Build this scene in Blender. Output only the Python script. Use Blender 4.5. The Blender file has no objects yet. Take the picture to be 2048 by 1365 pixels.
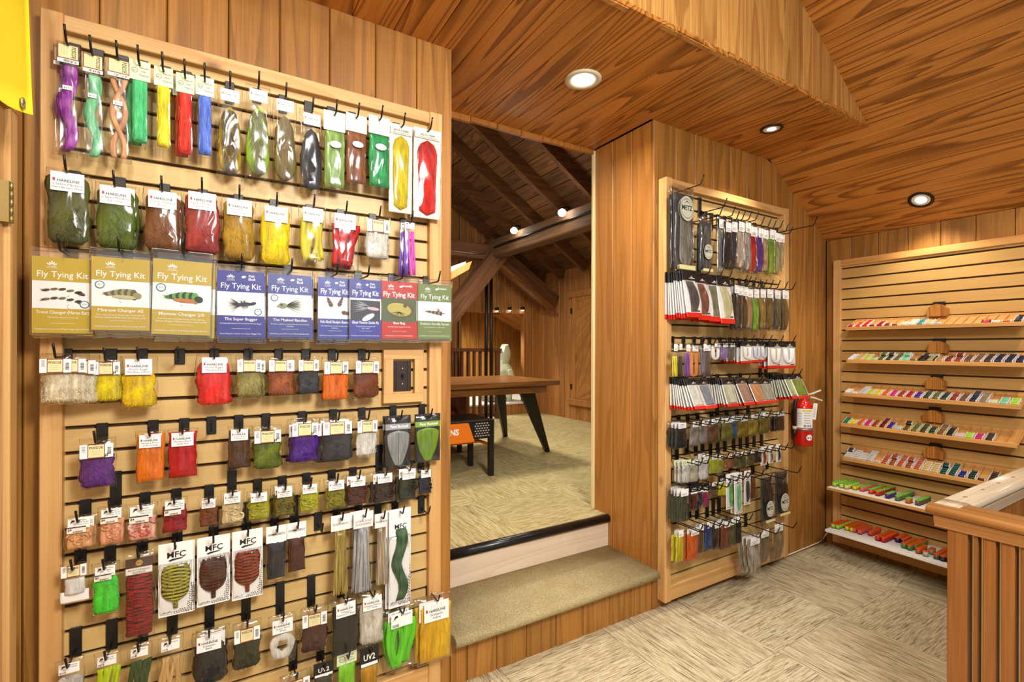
import bpy, math, random
import numpy as np
from mathutils import Vector, Matrix, Euler

random.seed(7)
SC = bpy.context.scene
COL = SC.collection
PI = math.pi

# ------------------------------------------------------------------ camera
F_PX, YAW, HOR, ROLL, CZ = 972.63, 0.54199, 697.09, 0.0024794, 1.465
_c, _s = math.cos(YAW), math.sin(YAW)
_F = np.array([_s, _c, 0.0]); _R0 = np.array([_c, -_s, 0.0]); _U0 = np.array([0.0, 0.0, 1.0])
_R = math.cos(ROLL) * _R0 + math.sin(ROLL) * _U0
_U = -math.sin(ROLL) * _R0 + math.cos(ROLL) * _U0
_C = np.array([0.0, 0.0, CZ])
cam_d = bpy.data.cameras.new('camera')
cam = bpy.data.objects.new('camera', cam_d); COL.objects.link(cam)
cam_d.sensor_width = 36.0
cam_d.lens = 36.0 * F_PX / 2048.0
cam_d.shift_y = (HOR - 682.5) / 2048.0
cam_d.clip_start = 0.05
M3 = Matrix((( _R[0], _U[0], -_F[0]), (_R[1], _U[1], -_F[1]), (_R[2], _U[2], -_F[2])))
cam.matrix_world = Matrix.Translation((0, 0, CZ)) @ M3.to_4x4()
SC.camera = cam

def _ray(px, py): return _F + _R * ((px - 1024) / F_PX) - _U * ((py - HOR) / F_PX)
def onY(px, py, Y): d = _ray(px, py); return _C + d * (Y / d[1])       # point of a plane parallel to the display wall
def onX(px, py, X): d = _ray(px, py); return _C + d * (X / d[0])
def onZ(px, py, Z): d = _ray(px, py); return _C + d * ((Z - CZ) / d[2])

# ------------------------------------------------------------------ world, lights, exposure
SC.view_settings.view_transform = 'Standard'
SC.view_settings.look = 'None'
SC.view_settings.gamma = 1.0
SC.view_settings.use_curve_mapping = False
SC.view_settings.exposure = -0.24
W = bpy.data.worlds.new('room_light'); SC.world = W; W.use_nodes = True
bg = W.node_tree.nodes['Background']
bg.inputs[0].default_value = (1.0, 0.97, 0.92, 1)
bg.inputs[1].default_value = 0.86
SC.cycles.max_bounces = 6
SC.cycles.diffuse_bounces = 3
SC.cycles.glossy_bounces = 3
SC.cycles.transparent_max_bounces = 24
SC.cycles.caustics_reflective = False
SC.cycles.caustics_refractive = False
SC.cycles.sample_clamp_indirect = 4.0

def light(name, kind, loc, energy, color=(1, .93, .84), size=.1, spot=None, target=None, blend=.5):
    d = bpy.data.lights.new(name, kind); d.energy = energy; d.color = color
    if kind == 'AREA': d.shape = 'DISK'; d.size = size; d.spread = math.radians(spot or 150)
    else: d.shadow_soft_size = size
    if kind == 'SPOT': d.spot_size = math.radians(spot); d.spot_blend = blend
    o = bpy.data.objects.new(name, d); COL.objects.link(o); o.location = loc
    if target is not None:
        o.rotation_euler = (Vector(target) - Vector(loc)).to_track_quat('-Z', 'Y').to_euler()
    return o
WARM = (1, .93, .80)
light('downlight_recess', 'AREA', (1.5, 1.833, 2.735), 22, WARM, .13, 165)
light('downlight_left_panel', 'SPOT', (.16, 1.40, 2.73), 24, WARM, .030, 120, (.16, 1.62, 1.0), .9)
light('downlight_left_room', 'SPOT', (-.35, .35, 2.9), 55, WARM, .05, 150, (-.2, 1.5, .8), .8)
light('fill_room_behind', 'AREA', (.75, -.45, 2.6), 88, (1, .975, .94), .6, 170, (1.0, 1.6, .7))  # added broad fill from behind the camera, not a ceiling fixture
light('downlight_spot_soffit', 'SPOT', (2.783, 1.666, 2.735), 34, WARM, .03, 96, (2.75, 1.70, .5), .5)
light('downlight_spot_slope', 'SPOT', (3.77, 1.29, 2.40), 26, WARM, .03, 110, (3.72, 1.25, .5), .6)
light('downlight_spot_room', 'SPOT', (3.1, .35, 2.75), 55, WARM, .04, 130, (3.4, .6, .5), .6)
light('attic_spot_bulb', 'SPOT', tuple(onX(1028, 461, 3.06)), 34, WARM, .04, 130, (2.6, 4.6, .4), .6)
light('attic_spot_bulb_near', 'SPOT', tuple(onX(1124, 425, 3.06)), 34, WARM, .04, 130, (2.4, 3.4, .4), .6)
light('attic_fill_lamp', 'AREA', (2.2, 4.4, 3.0), 50, WARM, .4, 150, (2.6, 4.8, .4))
light('attic_fill_point', 'POINT', (2.7, 4.4, 2.35), 9, WARM, .15)  # added weak fill to lift the dark rafters, no lamp stands here
light('nook_lamp', 'SPOT', (3.85, 7.15, 2.0), 90, WARM, .05, 120, (3.88, 7.0, .6), .6)
light('nook_lamp_left', 'SPOT', (3.4, 7.1, 1.95), 35, WARM, .05, 140, (3.3, 7.5, .8), .6)

# ------------------------------------------------------------------ helpers
def S(r, g, b, a=1.0):
    f = lambda v: (v / 255 / 12.92) if v / 255 <= .04045 else ((v / 255 + .055) / 1.055) ** 2.4
    return (f(r), f(g), f(b), a)

def tag(o, label=None, cat=None, group=None, kind=None):
    if label: o['label'] = label
    if cat: o['category'] = cat
    if group: o['group'] = group
    if kind: o['kind'] = kind
    return o

def obj(name, mesh, parent=None, loc=None, rot=None, color=None, c2=None):
    o = bpy.data.objects.new(name, mesh); COL.objects.link(o)
    if parent is not None: o.parent = parent
    if loc is not None: o.location = loc
    if rot is not None: o.rotation_euler = rot
    if color is not None: o.color = color
    if c2 is not None: o['c2'] = [float(v) for v in c2[:3]]
    return o

def empty(name, loc=(0, 0, 0), rot=(0, 0, 0), parent=None):
    o = bpy.data.objects.new(name, None); COL.objects.link(o)
    o.location = loc; o.rotation_euler = rot; o.empty_display_size = .02
    if parent is not None: o.parent = parent
    return o

def copy_tree(o, parent=None):
    c = o.copy(); COL.objects.link(c)
    if parent is not None: c.parent = parent
    for ch in list(o.children): copy_tree(ch, c)
    return c

class MB:
    def __init__(s): s.v = []; s.f = []; s.m = []; s.mix = None; s.sm = []
    def add(s, vs, fs, mi=0, smooth=False):
        b = len(s.v); s.v.extend([tuple(p) for p in vs])
        for f in fs: s.f.append([b + i for i in f]); s.m.append(mi); s.sm.append(smooth)
        return b
    def box(s, x0, x1, y0, y1, z0, z1, mi=0):
        s.add([(x0, y0, z0), (x1, y0, z0), (x1, y1, z0), (x0, y1, z0), (x0, y0, z1), (x1, y0, z1), (x1, y1, z1), (x0, y1, z1)],
              [(0, 3, 2, 1), (4, 5, 6, 7), (0, 1, 5, 4), (1, 2, 6, 5), (2, 3, 7, 6), (3, 0, 4, 7)], mi); return s
    def cbox(s, x0, x1, y0, y1, z0, z1, c, mi=0):          # box with all edges chamfered
        X = [x0, x0 + c, x1 - c, x1]; Y = [y0, y0 + c, y1 - c, y1]; Z = [z0, z0 + c, z1 - c, z1]
        vs = []; idx = {}
        for sx in (0, 1):
            for sy in (0, 1):
                for sz in (0, 1):
                    xo, xi = (X[0], X[1]) if sx == 0 else (X[3], X[2])
                    yo, yi = (Y[0], Y[1]) if sy == 0 else (Y[3], Y[2])
                    zo, zi = (Z[0], Z[1]) if sz == 0 else (Z[3], Z[2])
                    for k, p in enumerate(((xo, yi, zi), (xi, yo, zi), (xi, yi, zo))):
                        idx[sx, sy, sz, k] = len(vs); vs.append(p)
        I = lambda a, b, c_, k: idx[a, b, c_, k]
        fs = []
        for e in (0, 1):
            q = [I(e, 0, 0, 0), I(e, 1, 0, 0), I(e, 1, 1, 0), I(e, 0, 1, 0)]; fs.append(q if e else q[::-1])
            q = [I(0, e, 0, 1), I(0, e, 1, 1), I(1, e, 1, 1), I(1, e, 0, 1)]; fs.append(q if e else q[::-1])
            q = [I(0, 0, e, 2), I(1, 0, e, 2), I(1, 1, e, 2), I(0, 1, e, 2)]; fs.append(q if e else q[::-1])
        for a in (0, 1):
            for b in (0, 1):
                q = [I(a, b, 0, 0), I(a, b, 0, 1), I(a, b, 1, 1), I(a, b, 1, 0)]; fs.append(q if (a ^ b) == 1 else q[::-1])
                q = [I(a, 0, b, 0), I(a, 1, b, 0), I(a, 1, b, 2), I(a, 0, b, 2)]; fs.append(q if (a ^ b) == 1 else q[::-1])
                q = [I(0, a, b, 1), I(0, a, b, 2), I(1, a, b, 2), I(1, a, b, 1)]; fs.append(q if (a ^ b) == 1 else q[::-1])
                for d in (0, 1):
                    q = [I(a, b, d, 0), I(a, b, d, 1), I(a, b, d, 2)]; fs.append(q if (a ^ b ^ d) else q[::-1])
        s.add(vs, fs, mi); return s
    def poly(s, pts, mi=0): s.add(pts, [tuple(range(len(pts)))], mi); return s
    def prism(s, loops, mi=0, cap0=True, cap1=True, smooth=False):   # list of equal closed loops, bridged
        n = len(loops[0]); b = len(s.v)
        vs = [p for l in loops for p in l]; fs = []
        for k in range(len(loops) - 1):
            for i in range(n):
                j = (i + 1) % n
                fs.append((k * n + i, k * n + j, (k + 1) * n + j, (k + 1) * n + i))
        s.add(vs, fs, mi, smooth)
        if cap0: s.f.append([b + i for i in range(n)][::-1]); s.m.append(mi); s.sm.append(False)
        if cap1: e = b + (len(loops) - 1) * n; s.f.append([e + i for i in range(n)]); s.m.append(mi); s.sm.append(False)
        return s
    def tube(s, path, r, n=6, mi=0, smooth=True):
        path = [Vector(p) for p in path]; loops = []
        rr = r if hasattr(r, '__len__') else [r] * len(path)
        up = None
        for i, p in enumerate(path):
            t = (path[min(i + 1, len(path) - 1)] - path[max(i - 1, 0)]).normalized()
            if up is None: up = Vector((0, 0, 1)) if abs(t.z) < .9 else Vector((1, 0, 0))
            a = t.cross(up).normalized(); b = a.cross(t).normalized(); up = b
            loops.append([p + (a * math.cos(2 * PI * k / n) + b * math.sin(2 * PI * k / n)) * rr[i] for k in range(n)])
        return s.prism(loops, mi, smooth=smooth)
    def lathe(s, prof, c=(0, 0, 0), n=16, axis='z', mi=0, smooth=True, mis=None):
        loops = []
        for r, h in prof:
            l = []
            for k in range(n):
                a, b = r * math.cos(2 * PI * k / n), r * math.sin(2 * PI * k / n)
                p = (a, b, h) if axis == 'z' else ((a, h, -b) if axis == 'y' else (h, a, b))
                l.append((p[0] + c[0], p[1] + c[1], p[2] + c[2]))
            loops.append(l)
        return s.prism(loops, mi, smooth=smooth)
    def mesh(s, name, mats=()):
        me = bpy.data.meshes.new(name); me.from_pydata(s.v, [], s.f)
        for m in mats: me.materials.append(m)
        if len(s.f):
            if max(s.m) > 0: me.polygons.foreach_set('material_index', s.m)
            me.polygons.foreach_set('use_smooth', s.sm)
        if s.mix is not None:
            at = me.attributes.new('mix', 'FLOAT', 'POINT'); at.data.foreach_set('value', [float(x) for x in s.mix])
        me.update(); return me
    def build(s, name, mats=(), parent=None, loc=None, rot=None, color=None, c2=None):
        if not isinstance(mats, (list, tuple)): mats = (mats,)
        return obj(name, s.mesh(name, mats), parent, loc, rot, color, c2)

# ------------------------------------------------------------------ materials
class NT:
    def __init__(s, name):
        s.mat = bpy.data.materials.new(name); s.mat.use_nodes = True
        s.t = s.mat.node_tree; s.t.nodes.clear(); s.out = s.n('ShaderNodeOutputMaterial')
    def n(s, typ, **kw):
        nd = s.t.nodes.new(typ)
        for k, v in kw.items():
            if k.startswith('i_'):
                key = k[2:]; nd.inputs[int(key) if key.isdigit() else key.replace('_', ' ')].default_value = v
            else: setattr(nd, k, v)
        return nd
    def l(s, a, b): s.t.links.new(a, b)
    def math(s, op, a, b=None, clamp=False):
        nd = s.n('ShaderNodeMath', operation=op, use_clamp=clamp)
        for i, x in enumerate((a, b)):
            if x is None: continue
            if isinstance(x, (int, float)): nd.inputs[i].default_value = x
            else: s.l(x, nd.inputs[i])
        return nd.outputs[0]
    def mix(s, fac, a, b, blend='MIX'):
        nd = s.n('ShaderNodeMix', data_type='RGBA', blend_type=blend)
        for i, x in ((0, fac), (6, a), (7, b)):
            if isinstance(x, (int, float)): nd.inputs[i].default_value = x
            elif isinstance(x, tuple): nd.inputs[i].default_value = x
            else: s.l(x, nd.inputs[i])
        return nd.outputs[2]
    def ramp(s, fac, stops):
        nd = s.n('ShaderNodeValToRGB'); cr = nd.color_ramp
        while len(cr.elements) < len(stops): cr.elements.new(.5)
        for e, (p, c) in zip(cr.elements, stops): e.position = p; e.color = c if len(c) == 4 else (*c, 1)
        s.l(fac, nd.inputs[0]); return nd.outputs[0]
    def noise(s, vec, scale, detail=2, rough=.5, dist=0):
        nd = s.n('ShaderNodeTexNoise'); nd.inputs['Scale'].default_value = scale
        nd.inputs['Detail'].default_value = detail; nd.inputs['Roughness'].default_value = rough; nd.inputs['Distortion'].default_value = dist
        s.l(vec, nd.inputs['Vector']); return nd.outputs[0]
    def mapping(s, vec, scale):
        nd = s.n('ShaderNodeMapping'); nd.inputs['Scale'].default_value = scale; s.l(vec, nd.inputs['Vector']); return nd.outputs[0]
    def objco(s, rnd=True):
        tc = s.n('ShaderNodeTexCoord').outputs['Object']
        if not rnd: return tc
        oi = s.n('ShaderNodeObjectInfo').outputs['Random']
        sc = s.n('ShaderNodeVectorMath', operation='SCALE'); sc.inputs[0].default_value = (37, 53, 71); s.l(oi, sc.inputs['Scale'])
        ad = s.n('ShaderNodeVectorMath', operation='ADD'); s.l(tc, ad.inputs[0]); s.l(sc.outputs[0], ad.inputs[1])
        return ad.outputs[0]
    def bsdf(s, col, rough=.5, metal=0, bump=None, bs=.1, bd=.002, spec=None, **kw):
        b = s.n('ShaderNodeBsdfPrincipled')
        if isinstance(col, tuple): b.inputs['Base Color'].default_value = col
        else: s.l(col, b.inputs['Base Color'])
        if isinstance(rough, (int, float)): b.inputs['Roughness'].default_value = rough
        else: s.l(rough, b.inputs['Roughness'])
        b.inputs['Metallic'].default_value = metal
        if spec is not None: b.inputs['Specular IOR Level'].default_value = spec
        if bump is not None:
            bn = s.n('ShaderNodeBump'); bn.inputs['Strength'].default_value = bs; bn.inputs['Distance'].default_value = bd
            s.l(bump, bn.inputs['Height']); s.l(bn.outputs[0], b.inputs['Normal'])
        s.l(b.outputs[0], s.out.inputs[0]); return s.mat

def wood(name, light_c, dark_c, axis, fig=.6, freq=9, scale=6, rough=.42, vary=.22, fine=.35, bump=.25, knots=0, along=.07, dark2=None):
    t = NT(name); co = t.objco()
    sc = [1, 1, 1]; sc['xyz'.index(axis)] = along
    v = t.noise(t.mapping(co, tuple(sc)), scale, 1.5, .45, .15)
    fr = t.math('FRACT', t.math('MULTIPLY', v, freq))
    ring = t.ramp(fr, [(0, (0, 0, 0)), (.45, (.12, .12, .12)), (.8, (.85, .85, .85)), (.93, (1, 1, 1)), (1, (0, 0, 0))])
    sf = [160, 160, 160]; sf['xyz'.index(axis)] = 3
    fib = t.noise(t.mapping(co, tuple(sf)), 1, 2, .6)
    sb = [9, 9, 9]; sb['xyz'.index(axis)] = 1.2
    blot = t.noise(t.mapping(co, tuple(sb)), 1, 2, .5)
    c = t.mix(t.math('MULTIPLY', ring, fig), light_c, dark_c)
    c = t.mix(t.math('MULTIPLY', t.ramp(fib, [(.35, (1, 1, 1)), (.65, (0, 0, 0))]), fine), c, dark_c)
    if knots:
        sk = [1, 1, 1]; sk['xyz'.index(axis)] = .55
        vo = t.n('ShaderNodeTexVoronoi'); vo.inputs['Scale'].default_value = knots; t.l(t.mapping(co, tuple(sk)), vo.inputs['Vector'])
        km = t.ramp(vo.outputs['Distance'], [(.03, (1, 1, 1)), (.075, (.35, .35, .35)), (.12, (0, 0, 0))])
        c = t.mix(t.math('MULTIPLY', km, .75), c, dark2 or tuple([x * .35 for x in dark_c[:3]] + [1]))
    rnd = t.n('ShaderNodeObjectInfo').outputs['Random']
    val = t.math('ADD', t.math('MULTIPLY', rnd, vary), 1 - vary / 2)
    val = t.math('MULTIPLY', val, t.math('ADD', t.math('MULTIPLY', blot, .3), .85))
    hs = t.n('ShaderNodeHueSaturation'); t.l(val, hs.inputs['Value']); t.l(c, hs.inputs['Color'])
    return t.bsdf(hs.outputs[0], rough, 0, t.math('ADD', t.math('MULTIPLY', ring, .6), t.math('MULTIPLY', fib, .5)), bump, .0012, spec=.4)

_plain = {}
def plain(r, g, b, rough=.5, metal=0.0, name=None):
    k = (r, g, b, rough, metal)
    if k not in _plain:
        t = NT(name or 'paint_%d_%d_%d' % (r, g, b)); co = t.objco()
        n = t.noise(co, 40, 2)
        c = t.mix(t.math('MULTIPLY', n, .10), S(r, g, b), tuple(x * .8 for x in S(r, g, b)[:3]) + (1,))
        _plain[k] = t.bsdf(c, rough, metal)
    return _plain[k]

def emit(name, col, strength):
    t = NT(name); e = t.n('ShaderNodeEmission'); e.inputs[0].default_value = col; e.inputs[1].default_value = strength
    t.l(e.outputs[0], t.out.inputs[0]); return t.mat

M = {}
M['plank_z'] = wood('cedar_plank_upright', S(174, 120, 54), S(108, 66, 22), 'z', .5, 7, 7, .42, .24)
M['plank_red'] = wood('cedar_plank_recess', S(180, 120, 52), S(120, 70, 22), 'z', .40, 7, 7, .38, .2)
M['plank_attic'] = wood('attic_plank', S(188, 128, 66), S(110, 62, 24), 'z', .3, 6, 7, .5, .34)
M['soffit'] = wood('fir_ceiling_plank', S(208, 138, 62), S(112, 60, 18), 'y', .85, 13, 6.5, .34, .14, .3, .3)
M['slope'] = wood('fir_sloped_plank', S(208, 138, 62), S(114, 62, 18), 'y', .8, 12, 6.5, .36, .14, .3, .3)
M['fascia'] = wood('fascia_plank', S(208, 154, 82), S(138, 82, 30), 'z', .55, 9, 7, .5, .34, .5, .5)
M['slat'] = wood('birch_slat', S(210, 176, 114), S(184, 140, 78), 'x', .18, 5, 4, .42, .08, .2, .1)
M['slat_y'] = wood('birch_slat_side', S(200, 158, 92), S(172, 122, 60), 'y', .18, 5, 4, .42, .08, .2, .1)
M['frame_z'] = wood('pine_post', S(216, 172, 110), S(180, 120, 60), 'z', .45, 6, 9, .45, .12, .25, .15, 4.6, dark2=S(92, 52, 24))
M['frame_x'] = wood('pine_rail', S(216, 172, 110), S(180, 120, 60), 'x', .45, 6, 9, .45, .12, .25, .15, 4.6, dark2=S(92, 52, 24))
M['frame_y'] = wood('pine_rail_side', S(208, 154, 88), S(172, 106, 48), 'y', .45, 6, 9, .45, .12, .25, .15, 4.6, dark2=S(92, 52, 24))
M['tray'] = wood('tray_wood', S(214, 160, 92), S(176, 116, 56), 'y', .3, 6, 6, .45, .08, .25, .1)
M['block'] = wood('douglas_block', S(196, 130, 54), S(124, 66, 20), 'z', .75, 26, 5, .4, .1, .2, .1)
M['rail_gray'] = wood('weathered_rail', S(190, 172, 146), S(148, 126, 98), 'x', .3, 6, 8, .3, .05, .4, .15)
M['rail_brown'] = wood('oiled_rail', S(190, 132, 72), S(132, 80, 34), 'y', .4, 7, 8, .3, .05, .35, .15)
M['baluster'] = wood('oiled_baluster', S(152, 94, 42), S(104, 58, 22), 'z', .3, 6, 9, .4, .3)
M['pale_z'] = wood('pale_lit_strip', S(236, 214, 160), S(208, 172, 110), 'z', .2, 5, 8, .5, .06)  # pale wood for the jamb; on the railing it paints lit baluster sides
M['riser'] = wood('birch_riser', S(226, 206, 180), S(200, 170, 136), 'x', .35, 8, 5, .45, .04, .15, .05)
M['rafter'] = wood('old_rafter', S(126, 78, 38), S(54, 31, 14), 'x', .5, 6, 7, .7, .3)
M['sheath'] = wood('old_sheathing', S(140, 92, 48), S(46, 28, 14), 'y', .5, 5, 9, .75, .6, .5)
M['beam_y'] = wood('old_beam', S(120, 84, 52), S(58, 38, 22), 'y', .5, 6, 7, .7, .2)
M['beam_x'] = wood('old_beam_cross', S(128, 82, 48), S(60, 36, 20), 'x', .5, 6, 7, .7, .2)
M['table'] = wood('rustic_table', S(142, 92, 42), S(84, 46, 18), 'x', .6, 9, 9, .28, .2, .5, .2, 4)
M['groove'] = plain(78, 54, 30, .8)
M['dark_gap'] = plain(46, 28, 14, .9)
M['black_metal'] = plain(20, 19, 18, .35, .3, 'black_metal')
M['black_plastic'] = plain(18, 17, 16, .4, 0, 'black_plastic')
M['white_paint'] = plain(240, 238, 232, .5, 0, 'white_paint')
M['bulb'] = emit('lit_bulb', (1, .93, .8, 1), 40)
M['can_glow'] = emit('lit_can', (1, .96, .9, 1), 9)
M['small_glow'] = emit('lit_small', (1, .92, .8, 1), 14)

def carpet(name, a, b, c, stripe=1.0):
    t = NT(name); co = t.n('ShaderNodeTexCoord').outputs['Object']
    rnd = t.n('ShaderNodeObjectInfo').outputs['Random']
    sc = t.n('ShaderNodeVectorMath', operation='SCALE'); sc.inputs[0].default_value = (17, 29, 3); t.l(rnd, sc.inputs['Scale'])
    ad = t.n('ShaderNodeVectorMath', operation='ADD'); t.l(co, ad.inputs[0]); t.l(sc.outputs[0], ad.inputs[1]); co2 = ad.outputs[0]
    s1 = t.noise(t.mapping(co2, (9, 170, 1)), 1, 2, .7)
    s2 = t.noise(t.mapping(co2, (7, 130, 1)), 1, 3, .65)
    sp = t.noise(co2, 420, 1, .6)
    col = t.mix(t.ramp(s1, [(.44, (0, 0, 0)), (.56, (1, 1, 1))]), a, b)
    col = t.mix(t.math('MULTIPLY', t.ramp(s2, [(.37, (1, 1, 1)), (.44, (0, 0, 0))]), .85), col, c)
    col = t.mix(t.math('MULTIPLY', t.ramp(sp, [(.35, (1, 1, 1)), (.6, (0, 0, 0))]), .35), col, c)
    val = t.math('ADD', t.math('MULTIPLY', rnd, .12), .94)
    hs = t.n('ShaderNodeHueSaturation'); t.l(val, hs.inputs['Value']); t.l(col, hs.inputs['Color'])
    return t.bsdf(hs.outputs[0], .95, 0, t.math('ADD', sp, s1), .5, .003, spec=.1)
M['carpet'] = carpet('carpet_tile_pattern', S(222, 208, 174), S(184, 166, 130), S(104, 90, 68))
M['carpet_up'] = carpet('carpet_tile_upper', S(214, 198, 148), S(180, 160, 106), S(112, 96, 60))
def pile(name, a, b, c):
    t = NT(name); co = t.objco(False)
    n1 = t.noise(co, 320, 2, .7); n2 = t.noise(co, 9, 2)
    col = t.mix(t.ramp(n1, [(.38, (0, 0, 0)), (.62, (1, 1, 1))]), a, b)
    col = t.mix(t.math('MULTIPLY', t.ramp(n2, [(.35, (1, 1, 1)), (.7, (0, 0, 0))]), .35), col, c)
    return t.bsdf(col, .95, 0, n1, .9, .004, spec=.1)
M['pile'] = pile('step_carpet_pile', S(140, 124, 86), S(214, 198, 154), S(156, 136, 90))

def fibre(name, rough=.7, stretch=(90, 90, 9), metal=0.0, spread=.8, lo=.52):
    t = NT(name); tc = t.n('ShaderNodeTexCoord').outputs['Object']; co = t.objco()
    oi = t.n('ShaderNodeObjectInfo').outputs['Color']
    c2 = t.n('ShaderNodeAttribute', attribute_type='OBJECT', attribute_name='c2').outputs['Color']
    mx = t.n('ShaderNodeAttribute', attribute_type='GEOMETRY', attribute_name='mix').outputs['Fac']
    n1 = t.noise(t.mapping(co, stretch), 1, 2, .6)
    n2 = t.noise(t.mapping(co, (55, 55, 30)), 1, 3, .65)
    f = t.math('ADD', mx, t.math('MULTIPLY', t.math('SUBTRACT', n1, .5), spread))
    f = t.math('ADD', f, t.math('MULTIPLY', t.math('SUBTRACT', n2, .5), spread * .7), True)
    col = t.mix(f, oi, c2)
    sh = t.math('ADD', t.math('MULTIPLY', t.ramp(n1, [(.3, (0, 0, 0)), (.7, (1, 1, 1))]), 1 - lo), lo)
    hs = t.n('ShaderNodeHueSaturation'); t.l(sh, hs.inputs['Value']); t.l(col, hs.inputs['Color'])
    return t.bsdf(hs.outputs[0], rough, metal, n1, .6, .002, spec=.25)
M['fibre'] = fibre('dyed_fibre')
M['gloss_fibre'] = fibre('shiny_strand', .3, (200, 200, 5), .25, .7, .35)
M['rubber'] = fibre('soft_tube', .3, (40, 40, 6), 0, .3, .8)

def film():
    t = NT('clear_film'); co = t.objco()
    n = t.noise(t.mapping(co, (15, 15, 6)), 1, 1.5, .5, .6)
    tr = t.n('ShaderNodeBsdfTransparent'); tr.inputs[0].default_value = (.985, .985, .985, 1)
    gl = t.n('ShaderNodeBsdfGlossy'); gl.inputs['Roughness'].default_value = .16; gl.inputs['Color'].default_value = (1, 1, 1, 1)
    bn = t.n('ShaderNodeBump'); bn.inputs['Strength'].default_value = .85; bn.inputs['Distance'].default_value = .018
    t.l(n, bn.inputs['Height']); t.l(bn.outputs[0], gl.inputs['Normal'])
    lw = t.n('ShaderNodeLayerWeight'); lw.inputs['Blend'].default_value = .5; t.l(bn.outputs[0], lw.inputs['Normal'])
    f = t.math('ADD', t.math('MULTIPLY', t.math('POWER', lw.outputs['Facing'], 3.2), .62), .045, True)
    m = t.n('ShaderNodeMixShader'); t.l(f, m.inputs[0]); t.l(tr.outputs[0], m.inputs[1]); t.l(gl.outputs[0], m.inputs[2])
    t.l(m.outputs[0], t.out.inputs[0]); return t.mat
M['film'] = film()
def clear_plastic():
    t = NT('clear_plastic'); tr = t.n('ShaderNodeBsdfTransparent'); gl = t.n('ShaderNodeBsdfGlossy'); gl.inputs['Roughness'].default_value = .1
    lw = t.n('ShaderNodeLayerWeight'); lw.inputs['Blend'].default_value = .3
    m = t.n('ShaderNodeMixShader'); t.l(t.math('ADD', t.math('MULTIPLY', lw.outputs['Fresnel'], .8), .05, True), m.inputs[0]); t.l(tr.outputs[0], m.inputs[1]); t.l(gl.outputs[0], m.inputs[2])
    t.l(m.outputs[0], t.out.inputs[0]); return t.mat
M['clear'] = clear_plastic()
def objpaint(name, rough):
    t = NT(name); oi = t.n('ShaderNodeObjectInfo').outputs['Color']; co = t.objco()
    n = t.noise(t.mapping(co, (20, 900, 900)), 1, 1)
    c = t.mix(t.math('MULTIPLY', n, .35), oi, (0, 0, 0, 1)); return t.bsdf(c, rough, 0, n, .3, .0005)
M['thread'] = objpaint('wound_thread', .35)

# ------------------------------------------------------------------ lettering
_tc = {}
def text_geo(s, bold=0.0):
    k = (s, bold)
    if k not in _tc:
        cu = bpy.data.curves.new('t', 'FONT'); cu.body = s; cu.resolution_u = 2; cu.offset = bold
        o = bpy.data.objects.new('t', cu)
        me = bpy.data.meshes.new_from_object(o)
        vs = [v.co.copy() for v in me.vertices]; fs = [tuple(p.vertices) for p in me.polygons if p.normal.z > 0]
        bpy.data.objects.remove(o); bpy.data.curves.remove(cu); bpy.data.meshes.remove(me)
        x1 = max((v.x for v in vs), default=1); x0 = min((v.x for v in vs), default=0)
        _tc[k] = (vs, fs, x0, x1)
    return _tc[k]
def put_text(mb, s, cx, z, h, maxw=None, y=0, mi=0, bold=0.0, align='C', rot=0):
    vs, fs, x0, x1 = text_geo(s, bold); k = h / .70; w = (x1 - x0) * k; kx = k
    if maxw and w > maxw: kx = k * maxw / w; w = maxw
    off = cx - w / 2 if align == 'C' else (cx if align == 'L' else cx - w)
    pts = []
    for v in vs:
        a, b = (v.x - x0) * kx + off, v.y * k + z
        if rot: a, b = cx + (b - z), z - (a - cx)
        pts.append((a, y, b))
    mb.add(pts, fs, mi)
INK = plain(28, 26, 28, .6, 0, 'black_ink'); WHITE = plain(244, 242, 238, .55, 0, 'white_card')
# ------------------------------------------------------------------ the room shell
FL, UP, CEIL = -0.015, 0.415, 2.764              # shop floor, raised room floor, flat soffit
YB = 1.952                                        # plank face of the display wall
XC, X4 = 2.109, 3.984                             # recess cheek, thread wall
YF = 1.36                                         # fascia plane
def roof(x): return CEIL - .645 * (x - 3.25)

def plank(parent, mat, P, u0, u1, z0, za, zb, t=.018, c=.004, gap=.0012, name='plank', za0=None, zb0=None):
    u0 += gap; u1 -= gap
    za0 = z0 if za0 is None else za0; zb0 = z0 if zb0 is None else zb0
    full = [(u0, za0), (u1, zb0), (u1, zb), (u0, za)]
    ins = [(u0 + c, za0), (u1 - c, zb0), (u1 - c, zb), (u0 + c, za)]
    mb = MB()
    mb.prism([[P(u, 0, z) for u, z in ins], [P(u, c, z) for u, z in full], [P(u, t, z) for u, z in full]])
    return mb.build(name, mat, parent)

def shell(name, label, cat='wall'):
    e = empty(name); tag(e, label, cat, kind='structure'); return e
def slab(name, label, cat, x0, x1, y0, y1, z0, z1, mat):
    o = MB().box(x0, x1, y0, y1, z0, z1).build(name, mat); return tag(o, label, cat, kind='structure')

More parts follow.
